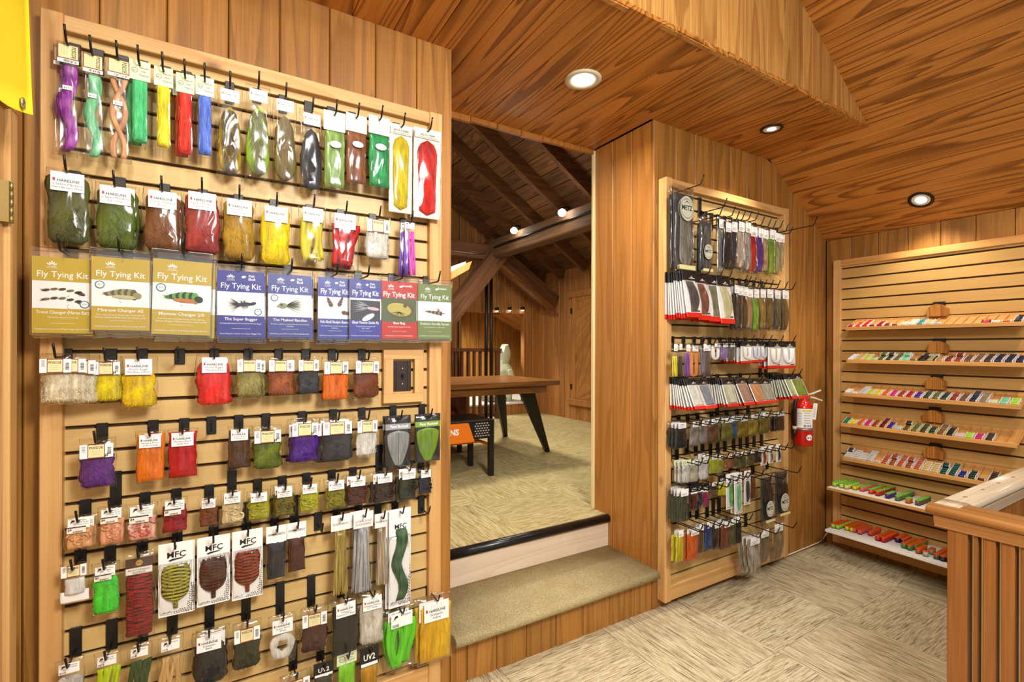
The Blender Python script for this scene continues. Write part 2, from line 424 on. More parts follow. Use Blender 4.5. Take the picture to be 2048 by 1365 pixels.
# --- wall behind the two display panels, then the recess cheek and the thread wall
wn = slab('wall_north', 'cedar plank wall behind the two hook panels, either side of the opening', 'wall', -.60, .866, YB + .018, 2.45, FL, CEIL, M['dark_gap'])
xs = [-.493 - .172, -.493, -.321, -.149, .025, .187, .36, .535, .707, .867]
Pn = lambda u, d, z: (u, YB + d, z)
for a, b in zip(xs[:-1], xs[1:]): plank(wn, M['plank_z'], Pn, a, b, FL, CEIL, CEIL)
MB().box(.845, .867, YB + .019, 2.45, FL, CEIL).build('end_board', M['plank_z'], wn)
bk = MB(); bk.prism([[(x, y, z) for x, z in ((XC + .02, FL), (X4 + .02, FL), (X4 + .02, roof(X4) + .03), (3.25, CEIL + .03), (XC + .02, CEIL + .03))] for y in (YB + .018, YB + .06)])
bk.build('backing', M['dark_gap'], wn)
xs = [2.131, 2.297, 2.467, 2.641, 2.811, 2.985, 3.153, 3.318, 3.504, 3.68, 3.817, 3.984]
top = lambda x: min(CEIL + .012, roof(x) + .014)
for a, b in zip(xs[:-1], xs[1:]): plank(wn, M['plank_z'], Pn, a, b, FL, top(a), top(b))

wr = slab('wall_recess', 'plank cheek on the right side of the raised opening', 'wall', XC + .018, XC + .08, YB + .018, 2.45, FL, CEIL, M['dark_gap'])
Pr = lambda u, d, z: (XC + d, u, z)
for a, b in zip([1.958, 2.12, 2.284], [2.12, 2.284, 2.45]): plank(wr, M['plank_red'], Pr, a, b, FL, CEIL, CEIL)
MB().cbox(XC - .006, XC + .030, YB - .010, YB + .012, FL, CEIL, .005).build('corner_bead', M['plank_z'], wr)
MB().cbox(XC - .012, XC + .03, 2.451, 2.475, UP, CEIL, .003).build('jamb', M['pale_z'], wr)

we = slab('wall_east', 'plank wall on the right behind the spool panel', 'wall', X4 + .018, X4 + .06, -1.6, YB + .02, FL, roof(X4) + .02, M['dark_gap'])
Pe = lambda u, d, z: (X4 + d, u, z)
y = YB
while y > -1.4:
    plank(we, M['plank_z'], Pe, y - .172, y, FL, roof(X4), roof(X4)); y -= .172

ww = slab('wall_west', 'plank wall return at the far left with a door in it', 'wall', -.60, -.52, .2, YB, FL, 4.2, M['plank_z'])
dr = slab('door_1', 'pine door at the far left edge beside the large panel', 'door', -.515, -.49, .9, 1.795, FL, 2.1, M['frame_z'])
MB().cbox(-.52, -.478, 1.80, 1.858, FL, 2.18, .004).build('door_casing', M['frame_z'], dr)
MB().cbox(-.52, -.476, .85, 1.858, 2.10, 2.20, .004).build('door_head', M['fascia'], dr)
hg = MB(); hh = onX(17, 405, -.478)
for k in range(5): hg.tube([(-.474, hh[1], hh[2] - .055 + .022 * k), (-.474, hh[1], hh[2] - .035 + .022 * k)], .006, 8)
hg.box(-.489, -.472, hh[1] - .02, hh[1] - .002, hh[2] - .055, hh[2] + .053)
hg.build('hinge', plain(170, 150, 96, .35, .8, 'brass'), dr)

# --- flat soffit, fascia, sloped ceiling
ce = shell('ceiling', 'fir plank ceiling with a flat soffit and a sloped part', 'ceiling')
MB().box(-1.2, 3.26, YF + .022, 2.50, CEIL + .018, CEIL + .05).build('soffit_backing', M['dark_gap'], ce)
Pc = lambda u, d, z: (u, z, CEIL + d)
x = 3.25; k = 0
while x > -1.1:
    yend = 2.475 if x < XC + .1 else YB
    plank(ce, M['soffit'], Pc, x - .165, x, YF - .004 - .01 * random.random(), yend, yend, c=.003); x -= .165
dl = math.hypot(1, .645); ux, uz = 1 / dl, -.645 / dl
Psl = lambda u, d, z: (3.25 + u * ux - d * uz, z, CEIL + u * uz + d * ux)
u = .874
while u > -2.6:
    yend = YB if u > .02 else YF
    plank(ce, M['slope'], Psl, u - .089, u, -1.6, yend, yend, c=.003, t=.016); u -= .089
MB().prism([[Psl(a, b, yy) for a, b in ((.875, .017), (-2.7, .017), (-2.7, .05), (.875, .05))] for yy in (-1.6, YB)]).build('slope_backing', M['dark_gap'], ce)
ws = shell('wall_fascia', 'upright plank fascia that drops from the sloped ceiling to the soffit', 'wall')
Pf = lambda u, d, z: (u, YF + d, z)
xs = [1.339 - .172 * k for k in range(9, 0, -1)] + [1.339, 1.514, 1.684, 1.864, 2.028, 2.201, 2.375, 2.55, 2.704, 2.867, 3.037, 3.205, 3.262]
for i, (a, b) in enumerate(zip(xs[:-1], xs[1:])):
    zb = CEIL - .006 + .010 * random.random()
    plank(ws, M['fascia'], Pf, a, b, zb, max(roof(a), CEIL + .002) + .002, max(roof(b), CEIL + .001) + .002, c=.003, t=.02)
# header over the opening
hd = shell('wall_header', 'short plank ends forming the header above the raised opening', 'wall')
xs = [.70, .867, 1.03, 1.205, 1.375, 1.54, 1.70, 1.86, 2.02, 2.109]
for a, b in zip(xs[:-1], xs[1:]):
    plank(hd, M['plank_red'], lambda u, d, z: (u, 2.452 + d, z), a, b, CEIL - .026 - .008 * random.random(), CEIL, CEIL, t=.022)

# --- floors
fl = slab('floor', 'beige carpet tile floor of the shop', 'floor', -2.2, X4, -1.6, YB + .02, FL - .06, FL - .010, M['dark_gap'])
tile_me = MB().cbox(-.3065, .3065, -.3065, .3065, -.010, 0, .0015).mesh('carpet_tile', [M['carpet']])
for i in range(-3, 5):
    for j in range(-3, 3):
        cx, cy = 2.955 + .307 + (i - 3) * .614, 1.365 + .307 + (j - 1) * .614
        if cy > YB + .3 or cx > X4 + .25: continue
        o = obj('carpet_tile', tile_me, fl, (cx, cy, FL), (0, 0, 0 if (i + j) % 2 else PI / 2))
fa = slab('floor_raised', 'carpet tile floor of the raised back room', 'floor', -1.4, 4.72, 2.34, 8.2, UP - .06, UP - .010, M['dark_gap'])
tile2 = MB().cbox(-.3065, .3065, -.3065, .3065, -.010, 0, .0015).mesh('carpet_tile', [M['carpet_up']])
for i in range(0, 9):
    for j in range(0, 9):
        cx, cy = 1.505 - .307 + (i - 1) * .614, 2.943 - .307 + j * .614
        if cx > 4.6 or cy > 7.3: continue
        obj('carpet_tile', tile2, fa, (cx, cy + 0.0, UP), (0, 0, 0 if (i + j) % 2 == 0 else PI / 2))

# --- the two steps
st = shell('floor_step', 'carpeted step with plank riser below the raised room', 'step')
xs = [.867, .949, 1.098, 1.262, 1.435, 1.61, 1.79, 1.95, 2.106]
MB().box(.867, XC, YB + .018, 2.33, FL, .17).build('step_core', M['dark_gap'], st)
for a, b in zip(xs[:-1], xs[1:]): plank(st, M['plank_z'], Pn, a, b, FL, .182, .182, name='riser_plank')
prof = []
for k in range(9):
    a = -PI / 2 - PI * k / 8
    prof.append((1.918 + .026 * math.cos(a), .196 + .024 * math.sin(a)))
prof = [(1.951, .172)] + prof + [(2.10, .221), (2.325, .221), (2.325, .172)]
MB().prism([[(xx, yy, zz) for yy, zz in prof] for xx in (.868, XC - .001)], smooth=True).build('carpet_tread', M['pile'], st)
MB().box(.868, XC - .001, 2.318, 2.335, .222, .388).build('birch_riser', M['riser'], st)
noz = []
for k in range(9):
    a = PI / 2 + PI * k / 8
    noz.append((2.318 + .022 * math.cos(a), .392 + .025 * math.sin(a)))
noz += [(2.336, .367), (2.336, .4155)]
MB().prism([[(xx, yy, zz) for yy, zz in noz] for xx in (.868, XC - .001)], smooth=True).build('nosing', plain(16, 16, 18, .28, 0, 'rubber_nosing'), st)
# ------------------------------------------------------------------ slatwall panels
G0, GP = 1.457, .0762                             # a groove's upper edge and the slat pitch
def panel(name, label, P, u0, u1, ztop, zbot, wl, wr_, mats, proud=.036):
    """P(u, d, z): u along the wall, d out of the wall from the plank face"""
    fz, fx, sl = mats
    e = empty(name); tag(e, label, 'display')
    def bx(nm, a, b, d0, d1, z0, z1, mat, c=.0025):
        mb = MB().cbox(a, b, d0, d1, z0, z1, c); mb.v = [P(*v) for v in mb.v]; return mb.build(nm, mat, e)
    bx('post', u0, u0 + wl, .001, proud, zbot, ztop, fz); bx('post', u1 - wr_, u1, .001, proud, zbot, ztop, fz)
    bx('rail', u0 + wl, u1 - wr_, .001, proud - .004, ztop - .048, ztop - .002, fx); bx('rail', u0 + wl, u1 - wr_, .001, proud - .002, zbot + .004, zbot + .088, fx)
    bx('back_board', u0 + wl, u1 - wr_, .001, .008, zbot + .01, ztop - .01, M['groove'], .001)
    k0 = int(math.floor((zbot - G0) / GP)) - 1; a, b = u0 + wl - .002, u1 - wr_ + .002
    for k in range(k0, 40):
        z1 = G0 + GP * (k + 1); z0 = G0 + GP * k
        lo, hi = max(z0, zbot + .08), min(z1 - .011, ztop - .046)
        if hi - lo < .006: continue
        bx('slat', a, b, .0085, .022, lo, hi, sl, .0012)
    return e
PW1 = lambda u, d, z: (u, YB - d, z)
panel('slatwall_display', 'large pine framed slatwall display on the left, hung with bags', PW1, -.444, .799, 2.446, .06, .05, .053, (M['frame_z'], M['frame_x'], M['slat']), .052)
panel('slatwall_display', 'narrower pine framed slatwall display right of the steps', PW1, 2.145, 3.369, 2.432, .034, .047, .053, (M['frame_z'], M['frame_x'], M['slat']), .062)
PE = lambda u, d, z: (X4 - d, u, z)
panel('slatwall_display', 'wide slatwall display on the right wall carrying thread trays', PE, .38, 1.884, 2.128, .022, .05, .05, (M['frame_z'], M['frame_y'], M['slat_y']), .04)

# ------------------------------------------------------------------ hooks
YS = 1.93                                         # slat face
def groove_above(z): return G0 + GP * math.ceil((z - G0) / GP)
def hook_mesh(L, drop, tipl=.036, name='prong'):
    a = MB(); a.cbox(-.014, .014, -.004, .006, -drop - .02, .004, .0012); a.box(-.012, .012, .004, .012, -.006, .0)
    b = MB(); b.tube([(0, -.003, -drop), (0, -L * .5, -drop - .001), (0, -L, -drop - .002), (0, -L - .006, -drop + .001), (0, -L - .016, -drop + tipl * .5), (0, -L - .026, -drop + tipl)], .0031, 7)
    return a.mesh('plate', [M['black_plastic']]), b.mesh('prong', [M['black_metal']])
_hk = {}
def hook(x, z, L, label, group, short_tip=.036):
    zt = groove_above(z + .018); drop = round(zt - z, 3)
    k = (L, drop, short_tip)
    if k not in _hk: _hk[k] = hook_mesh(L, drop, short_tip)
    e = empty('slatwall_hook', (x, YS - .003, zt)); tag(e, label, 'hook', group)
    obj('plate', _hk[k][0], e); obj('prong', _hk[k][1], e)
    return e

# ------------------------------------------------------------------ bag pieces (local: x right, y to the wall, z up, origin at top middle)
def loft(hw, th, cx, h, z0, n=16, m=12, noise=.0, rng=random, pw=1.0, mixf=None, flat=1.0):
    mb = MB(); loops = []; mix = []
    ph = [rng.random() * 6.28 for _ in range(6)]
    for i in range(n + 1):
        t = i / n; l = []
        for k in range(m):
            a = 2 * PI * k / m; ca, sa = math.cos(a), math.sin(a)
            sx = math.copysign(abs(ca) ** pw, ca); sy = math.copysign(abs(sa) ** pw, sa)
            nz = noise * (math.sin(5 * t + 3 * a + ph[0]) + math.sin(11 * t + 2 * a + ph[1]) + rng.uniform(-1, 1)) * .5
            r = 1 + nz
            X = cx(t) + hw(t) * sx * r; Y = th(t) * sy * r * (1 if sy < 0 else flat)
            l.append((X, Y, z0 - t * h + noise * .01 * rng.uniform(-1, 1)))
            mix.append(mixf(X, t, sy) if mixf else 0.0)
        loops.append(l)
    mb.prism(loops, smooth=True); mb.mix = mix
    return mb
def strands(mb, n, hw, th, cx, h, z0, rng, wid=.0007, ln=.03, lean=.3, mixr=(0, 1), droop=0):
    for _ in range(n):
        t = rng.random() ** .8; u = rng.uniform(-1, 1)
        x = cx(t) + hw(t) * u * .92; tq = ln * 1.0 / h; t = min(t, max(.0, 1 - tq)) if t > 1 - tq else t; y = -th(t) * math.sqrt(max(0, 1 - u * u * .9)) - .0006
        z = z0 - t * h; a = rng.gauss(0, lean); L = ln * rng.uniform(.5, 1.3); mv = rng.uniform(*mixr)
        b = rng.gauss(0, lean * .6); pts = []
        for s in (0, .5, 1):
            aa = a + b * s
            pts.append((max(cx(t) - hw(t) * .95, min(cx(t) + hw(t) * .95, x + math.sin(aa) * L * s)), y - .0015 * math.sin(s * 3.1), z - math.cos(aa) * L * s))
        vs = []
        for (p, w) in zip(pts, (1, .8, .15)): vs += [(p[0] - wid * w, p[1], p[2]), (p[0] + wid * w, p[1], p[2])]
        mb.add(vs, [(0, 1, 3, 2), (2, 3, 5, 4)]); mb.mix += [mv] * 6
C0 = lambda t: 0.0
def ends(t, a=.12, b=.12):
    v = 1.0
    if t < a: v = min(v, math.sqrt(max(0, 1 - (1 - t / a) ** 2)))
    if t > 1 - b: v = min(v, math.sqrt(max(0, 1 - ((t - 1 + b) / b) ** 2)))
    return max(v, .03)

def filling(kind, w, h, z0, rng, T=.011):
    """returns list of (name, mb, material key)"""
    H = w / 2
    if kind == 'fluff':
        hw = lambda t: H * .90 * (.72 + .28 * ends(t, .2, .08)) ; th = lambda t: T * ends(t, .25, .12) * (.8 + .3 * t)
        mb = loft(hw, th, C0, h, z0, 14, 14, .12, rng, mixf=lambda X, t, s: .35 + .3 * math.sin(9 * t + 40 * X))
        strands(mb, 210, hw, th, C0, h, z0, rng, .0006, h * .15, .8)
        return mb, 'fibre'
    if kind == 'quill':                             # straight soft plumes side by side
        hw = lambda t: H * .92; th = lambda t: T * .8 * ends(t, .15, .1)
        mb = loft(hw, th, C0, h, z0, 12, 14, .07, rng, mixf=lambda X, t, s: .3 + .3 * math.sin(260 * X))
        strands(mb, 150, hw, th, C0, h * .95, z0, rng, .0007, h * .22, .18)
        return mb, 'fibre'
    if kind == 'plume':
        hw = lambda t: H * .86 * ends(t, .2, .01) * (1 - .22 * t); th = lambda t: T * ends(t, .2, .08)
        mb = loft(hw, th, C0, h, z0, 18, 14, .04, rng, mixf=lambda X, t, s: (.9 if t < .2 else .2) + .3 * math.sin(330 * X))
        strands(mb, 110, hw, th, C0, h * .95, z0, rng, .0006, h * .2, .06)
        return mb, 'fibre'
    if kind == 'roll':
        hw = lambda t: H * .78 * (.9 + .1 * ends(t, .1, .1)); th = lambda t: H * .62 * ends(t, .12, .08)
        mb = loft(hw, th, C0, h, z0, 16, 16, .035, rng, mixf=lambda X, t, s: .3)
        strands(mb, 60, hw, th, C0, h * .95, z0, rng, .0006, h * .2, .1)
        return mb, 'fibre'
    if kind == 'wave':
        A = H * .36; cx = lambda t: A * math.sin(2 * PI * 1.45 * t + .4) * (.35 + .65 * min(1, 2 * t))
        hw = lambda t: H * (.60 - .16 * t) * (.8 + .2 * ends(t)); th = lambda t: T * ends(t, .1, .1)
        mb = loft(hw, th, cx, h, z0, 26, 12, .03, rng, mixf=lambda X, t, s: .3 + .25 * math.sin(30 * t))
        strands(mb, 70, hw, th, cx, h * .9, z0, rng, .0006, h * .13, .16)
        return mb, 'fibre'
    if kind == 'twist':                             # two hanks crossing each other
        mb = MB(); mb.mix = []
        for sg in (1, -1):
            cx = lambda t, sg=sg: sg * H * .5 * math.cos(2 * PI * 1.1 * t + .2)
            hw = lambda t: H * .26; th = lambda t: T * .7 * ends(t, .05, .05)
            q = loft(hw, th, cx, h, z0, 26, 10, .03, rng, mixf=lambda X, t, s: .3)
            b = len(mb.v); mb.v += [(x, y - (.003 if sg > 0 else -.003), z) for x, y, z in q.v]; mb.f += [[b + i for i in f] for f in q.f]; mb.m += q.m; mb.sm += q.sm; mb.mix += q.mix
        return mb, 'fibre'
    if kind in ('tail', 'tail_dark'):
        hw = lambda t: H * (.55 + .38 * math.sin(PI * min(1, t * 1.25) * .62)) * ends(t, .25, .25)
        th = lambda t: T * ends(t, .2, .2)
        def mf(X, t, s):
            e = abs(X) / (H + 1e-6)
            return max(-.4, min(1.4, 2.1 - 1.9 * e - (1.5 if t < .10 else 0) - 1.5 * max(0, t - .55)))
        mb = loft(hw, th, C0, h, z0, 20, 14, .09, rng, mixf=mf)
        strands(mb, 120, hw, th, C0, h * .9, z0, rng, .0005, h * .12, .3)
        return mb, 'fibre'
    if kind == 'strips':
        mb = MB(); mb.mix = []
        for k in range(6):
            c0 = H * (-.7 + .28 * k); p = rng.random() * 6; am = H * rng.uniform(.10, .24)
            cx = lambda t, c0=c0, p=p, am=am: c0 * (1 - .25 * t) + am * math.sin(4.2 * t + p)
            q = loft(lambda t: H * .2, lambda t: T * .6 * ends(t, .06, .06), cx, h * rng.uniform(.88, 1), z0, 14, 8, .08, rng, mixf=lambda X, t, s: .2 + .15 * (k % 3))
            b = len(mb.v); dy = rng.uniform(-.005, .003); mb.v += [(x, y + dy, z) for x, y, z in q.v]; mb.f += [[b + i for i in f] for f in q.f]; mb.m += q.m; mb.sm += q.sm; mb.mix += q.mix
        return mb, 'fibre'
    if kind == 'curl':                              # loose coiled hide strips
        mb = MB(); mb.mix = []
        for k in range(9):
            p = rng.random() * 6.28; x0 = rng.uniform(-.5, .5) * H; zz = z0 - h * rng.uniform(.25, .75); R = H * rng.uniform(.25, .5)
            path = [(x0 + R * math.cos(p + a * .45), -T * .5 + rng.uniform(-.003, .003), zz + R * .7 * math.sin(p + a * .45)) for a in range(9)]
            path = [(max(-H * .9, min(H * .9, a)), b_, max(z0 - h, min(z0, c_))) for a, b_, c_ in path]
            b = len(mb.v); mb.tube(path, H * .09, 6); mb.mix += [rng.random()] * (len(mb.v) - b)
        q = loft(lambda t: H * .86, lambda t: T * .5 * ends(t, .2, .12), C0, h, z0, 10, 12, .08, rng, mixf=lambda X, t, s: .4)
        b = len(mb.v); mb.v += q.v; mb.f += [[b + i for i in f] for f in q.f]; mb.m += q.m; mb.sm += q.sm; mb.mix += q.mix
        return mb, 'fibre'
    if kind == 'flash':
        hw = lambda t: H * (.5 + .28 * t); th = lambda t: T * (.6 + .3 * t) * ends(t, .08, .02)
        mb = loft(hw, th, C0, h, z0, 10, 14, .06, rng, mixf=lambda X, t, s: .4)
        for _ in range(90):
            u = rng.uniform(-1, 1); pts = []
            for t in (0, .33, .66, 1):
                x = hw(t) * u * 1.04 + rng.gauss(0, H * .03); pts.append((x, -th(min(t, .9)) * math.sqrt(max(0, 1 - u * u * .9)) - rng.uniform(.0004, .002), z0 - t * h * rng.uniform(.97, 1.03)))
            vs = []
            for p in pts: vs += [(p[0] - .0006, p[1], p[2]), (p[0] + .0006, p[1] - .0004, p[2])]
            mb.add(vs, [(0, 1, 3, 2), (2, 3, 5, 4), (4, 5, 7, 6)]); mb.mix += [rng.random()] * 8
        return mb, 'gloss_fibre'
    if kind == 'tubes':
        mb = MB(); mb.mix = []
        for k in range(7):
            x0 = H * (-.7 + .24 * k); p = rng.random() * 6; b = len(mb.v)
            mb.tube([(x0 + H * .12 * math.sin(p + 3 * t), -.002 - .003 * (k % 2), z0 - t * h) for t in (0, .25, .5, .75, 1)], H * .13, 7); mb.mix += [0.0 if k < 3 else 1.0] * (len(mb.v) - b)
        return mb, 'rubber'
    if kind == 'loop':                              # bundle of tubing bent into a U
        mb = MB(); mb.mix = []
        for k in range(6):
            R = H * (.88 - .12 * k); b = len(mb.v); zb = z0 - h + R + .002 * k
            path = [(-R, 0, z0)] + [(-R * math.cos(PI * a / 8), -.002 * (k % 2), zb - R * math.sin(PI * a / 8)) for a in range(9)] + [(R, 0, z0)]
            mb.tube(path, H * .075, 6); mb.mix += [.15 * (k % 3)] * (len(mb.v) - b)
        return mb, 'rubber'
    if kind == 'donut':
        mb = MB(); loops = []; mix = []
        n, m = 22, 10; R = min(H * .62, h * .36)
        b0 = 0; vs = []; fs = []
        for i in range(n):
            a = 2 * PI * i / n; rr = R * .48 * (1 + .18 * math.sin(5 * a + 1) + rng.uniform(-.05, .05))
            for k in range(m):
                q = 2 * PI * k / m; ro = R + rr * math.cos(q)
                vs.append((ro * math.sin(a), rr * .8 * math.sin(q), z0 - h * .5 + ro * 1.2 * math.cos(a)))
        for i in range(n):
            for k in range(m): fs.append((i * m + k, i * m + (k + 1) % m, ((i + 1) % n) * m + (k + 1) % m, ((i + 1) % n) * m + k))
        mb.add(vs, fs, 0, True); mb.mix = [.2] * len(vs)
        hw = lambda t: H * .8; th = lambda t: R * .3
        return mb, 'fibre'
    if kind == 'fan':
        hw = lambda t: H * .93 * math.sin(PI * (.5 + .42 * t ** 1.3)) * ends(t, .16, .02); th = lambda t: T * .5 * (.3 + .7 * (1 - t))
        mb = loft(hw, th, C0, h, z0, 18, 14, .02, rng, mixf=lambda X, t, s: .25 + .3 * math.sin(300 * X / (1.02 - .7 * t)))
        for _ in range(80):
            u = rng.uniform(-.95, .95); vs = []
            for t in (.06, .5, .97): x = hw(t) * u; y = -th(t) * math.sqrt(1 - u * u * .9) - .0006; vs += [(x - .0006, y, z0 - t * h), (x + .0006, y, z0 - t * h)]
            mb.add(vs, [(0, 1, 3, 2), (2, 3, 5, 4)]); mb.mix += [rng.random()] * 6
        return mb, 'fibre'
    if kind in ('barred', 'barred_long'):
        nb = 11 if kind == 'barred' else 26
        hw = (lambda t: H * (.9 * min(1, .80 + 1.2 * t) * (1 if t < .55 else max(.17, math.sqrt(max(0, 1 - ((t - .55) / .27) ** 2)))))) if kind == 'barred' else (lambda t: H * .86 * (.85 + .15 * ends(t, .2, .05)))
        th = lambda t: T * .7 * ends(t, .25, .15)
        def mf(X, t, s):
            tt = (math.hypot(1.15 * X / h, max(.8 - t, 0)) + max(0, t - .8)) if kind == 'barred' else t + .05 * math.sin(X * 160) + .03 * math.sin(X * 430 + t * 25)
            return max(0, min(1, .5 + 1.1 * math.sin(2 * PI * nb * tt * 1.25)))
        mb = loft(hw, th, C0, h, z0, 74, 14, .05, rng, mixf=mf)
        strands(mb, 90, hw, th, C0, h * .9, z0, rng, .0005, h * .08, .7 if kind == 'barred' else .4)
        if kind == 'barred':
            for k in range(90):                     # ragged plume tips round the upper edge
                a = rng.uniform(-1, 1); x = H * .86 * a; z = z0 - h * .03 - rng.uniform(0, .012); L = rng.uniform(.008, .020)
                mb.add([(x - .0006, -.004, z - .006), (x + .0006, -.004, z - .006), (x + .35 * L * a, -.005, z + L)], [(0, 1, 2)]); mb.mix += [rng.random()] * 3
        return mb, 'fibre'
    if kind in ('feather', 'saddle'):               # long glossy hackle laid in layers
        hw = (lambda t: H * (.42 + .46 * math.sin(PI * min(1, .15 + t * .85)))) if kind == 'feather' else (lambda t: H * (.35 + .45 * t) * ends(t, .1, .3))
        cx = lambda t: H * .16 * math.sin(2.4 * t)
        th = lambda t: T * .6 * ends(t, .15, .2)
        mb = loft(hw, th, cx, h, z0, 20, 14, .06, rng, mixf=lambda X, t, s: .5 + .5 * math.sin(X * 190 + 5 * t))
        strands(mb, 130, hw, th, cx, h * .85, z0, rng, .0013, h * .3, .14)
        return mb, 'fibre'
    if kind == 'arc':                               # slim curved quill bundle
        cx = lambda t: H * .5 * math.sin(PI * t * .9) - H * .18; hw = lambda t: H * .66 * (.55 + .45 * math.sin(PI * (.12 + .84 * t))); th = lambda t: T * .7 * ends(t, .1, .15)
        mb = loft(hw, th, cx, h, z0, 18, 12, .04, rng, mixf=lambda X, t, s: .35 + .35 * math.sin(X * 420))
        strands(mb, 60, hw, th, cx, h * .9, z0, rng, .0008, h * .2, .08)
        return mb, 'fibre'
    if kind == 'oval':                              # flat oval hide patch on a card
        hw = lambda t: H * .86 * (.94 + .06 * ends(t, .12, .12)); th = lambda t: .003 * ends(t, .08, .08)
        mb = loft(hw, th, C0, h, z0, 18, 14, .02, rng, mixf=lambda X, t, s: .3)
        strands(mb, 50, hw, th, C0, h * .9, z0, rng, .0009, h * .14, .12)
        return mb, 'fibre'
    raise KeyError(kind)

def film_bag(w, h, T, rng, hole=True):
    th = lambda t: .0012 + T * ends(t, .55, .22) * (.85 + .15 * math.sin(7 * t))
    mb = loft(lambda t: w / 2 * (1 + .018 * math.sin(6 * t + w * 50)), th, C0, h, 0, 13, 14, .05, rng, pw=.8)
    for i, v in enumerate(mb.v):
        mb.v[i] = (v[0], v[1] + rng.uniform(-.0012, .0012), v[2])
    return mb, th
# ------------------------------------------------------------------ labels, cards and whole bags
TAN = plain(226, 214, 158, .6); DRED = plain(128, 30, 26, .6); GREY = plain(150, 150, 152, .6); RED = plain(200, 28, 26, .5)
PGREEN = plain(214, 222, 186, .6); BLACKC = plain(24, 23, 24, .45); CREAM = plain(226, 220, 206, .6); TEAL = plain(38, 110, 120, .5)

def bars(mb, x0, x1, z0, z1, y, mi, rng, vertical=True):
    p = x0 if vertical else z0; end = x1 if vertical else z1
    while p < end:
        q = min(end, p + rng.choice((.0006, .0010, .0016)))
        if vertical: mb.box(p, q, y - .0002, y, z0, z1, mi)
        else: mb.box(x0, x1, y - .0002, y, p, q, mi)
        p = q + rng.choice((.0008, .0014))

def label_hare(root, w, h, yf, lines, rng, top=.06, lw=.64, dx=0.0):
    W_ = w * lw; H_ = min(h * .29, W_ * .74); z1 = -h * top; z0 = z1 - H_; y = -yf(top + .14) - .0025
    lc = MB().cbox(dx - W_ / 2, dx + W_ / 2, y, y + .0008, z0, z1, .0002).build('label_card', WHITE, root)
    t = MB(); yy = y - .0004
    for k in range(9):                              # sketchy antlers over the maker's name
        a = dx - W_ * .22 + W_ * .055 * k; b = z1 - H_ * .10
        t.add([(a, yy, z1 - H_ * .36), (a + .0006, yy, z1 - H_ * .36), (a + W_ * .05 * math.sin(k * 2.1) + .0004, yy, b), (a + W_ * .05 * math.sin(k * 2.1), yy, b)], [(0, 1, 2, 3)], 1)
    put_text(t, 'HARELINE', dx + W_ * .03, z1 - H_ * .52, H_ * .14, W_ * .72, yy, 0, .02)
    t.box(dx - W_ * .43, dx - W_ * .36, yy - .0002, yy, z1 - H_ * .50, z1 - H_ * .34, 2)
    n = len(lines)
    for i, s in enumerate(lines): put_text(t, s, dx, z1 - H_ * (.70 + .17 * i), H_ * .12, W_ * .9, yy, 0)
    t.build('lettering', [INK, GREY, RED], lc)
    return lc

def label_posc(root, w, h, yf, rng, top=.11, strip='', title='POSCOE', lhf=.27, price=''):
    H_ = min(h * lhf, w * .5); z1 = -h * top; z0 = z1 - H_; y = -yf(top + .12) - .0025; W_ = w * .86
    m = MB(); m.box(-W_ / 2, W_ / 2, y, y + .0008, z0, z1, 0)
    m.box(-W_ * .27, W_ * .25, y - .0004, y, z0 - .0008, z1 + .0008, 1); m.box(-W_ * .245, W_ * .225, y - .0008, y, z0 + H_ * .05, z1 - H_ * .05, 2)
    lc = m.build('label_card', [WHITE, DRED, TAN], root)
    t = MB(); yy = y - .0011
    put_text(t, title, -W_ * .01, z1 - H_ * .34, H_ * .17, W_ * .40, yy, 0, .02)
    for i in range(3): t.box(-W_ * (.17 - .02 * i), W_ * (.15 - .02 * i), yy - .0001, yy, z1 - H_ * (.50 + .13 * i), z1 - H_ * (.485 + .13 * i), 1)
    bars(t, W_ * .32, W_ * .44, z0 + H_ * .2, z1 - H_ * .25, y - .0003, 0, rng, False)
    bars(t, -W_ * .44, -W_ * .33, z0 + H_ * .45, z1 - H_ * .1, y - .0003, 1, rng, False)
    if price: put_text(t, price, W_ * .29, z0 + H_ * .06, H_ * .2, W_ * .12, y - .0005, 0, .03)
    t.build('lettering', [INK, GREY], lc); return lc

def label_posc_up(root, w, h, yf, rng):             # long bags: the tan label is turned on its side
    z1 = -h * .03; H_ = h * .13; z0 = z1 - H_; y = -yf(.1) - .0025; W_ = w * .84
    m = MB(); m.box(-W_ / 2, W_ / 2, y, y + .0008, z0, z1, 1); m.box(-W_ * .45, W_ * .46, y - .0005, y, z0 + H_ * .05, z1 - H_ * .05, 2)
    m.box(-W_ * .5, W_ * .5, y - .0002, y + .0007, z0 - h * .035, z0 - .0006, 0)
    lc = m.build('label_card', [WHITE, DRED, TAN], root); t = MB(); yy = y - .0008
    put_text(t, 'POSCOE', W_ * .17, z0 + H_ * .88, W_ * .2, H_ * .78, yy, 0, .02, 'L', 1)
    for i in range(3): t.box(-W_ * (.06 + .12 * i), -W_ * (.05 + .12 * i), yy - .0001, yy, z0 + H_ * .25, z1 - H_ * .2, 1)
    bars(t, -W_ * .2, W_ * .4, z0 - h * .03, z0 - h * .008, y - .0004, 0, rng)
    t.build('lettering', [INK, GREY], lc)

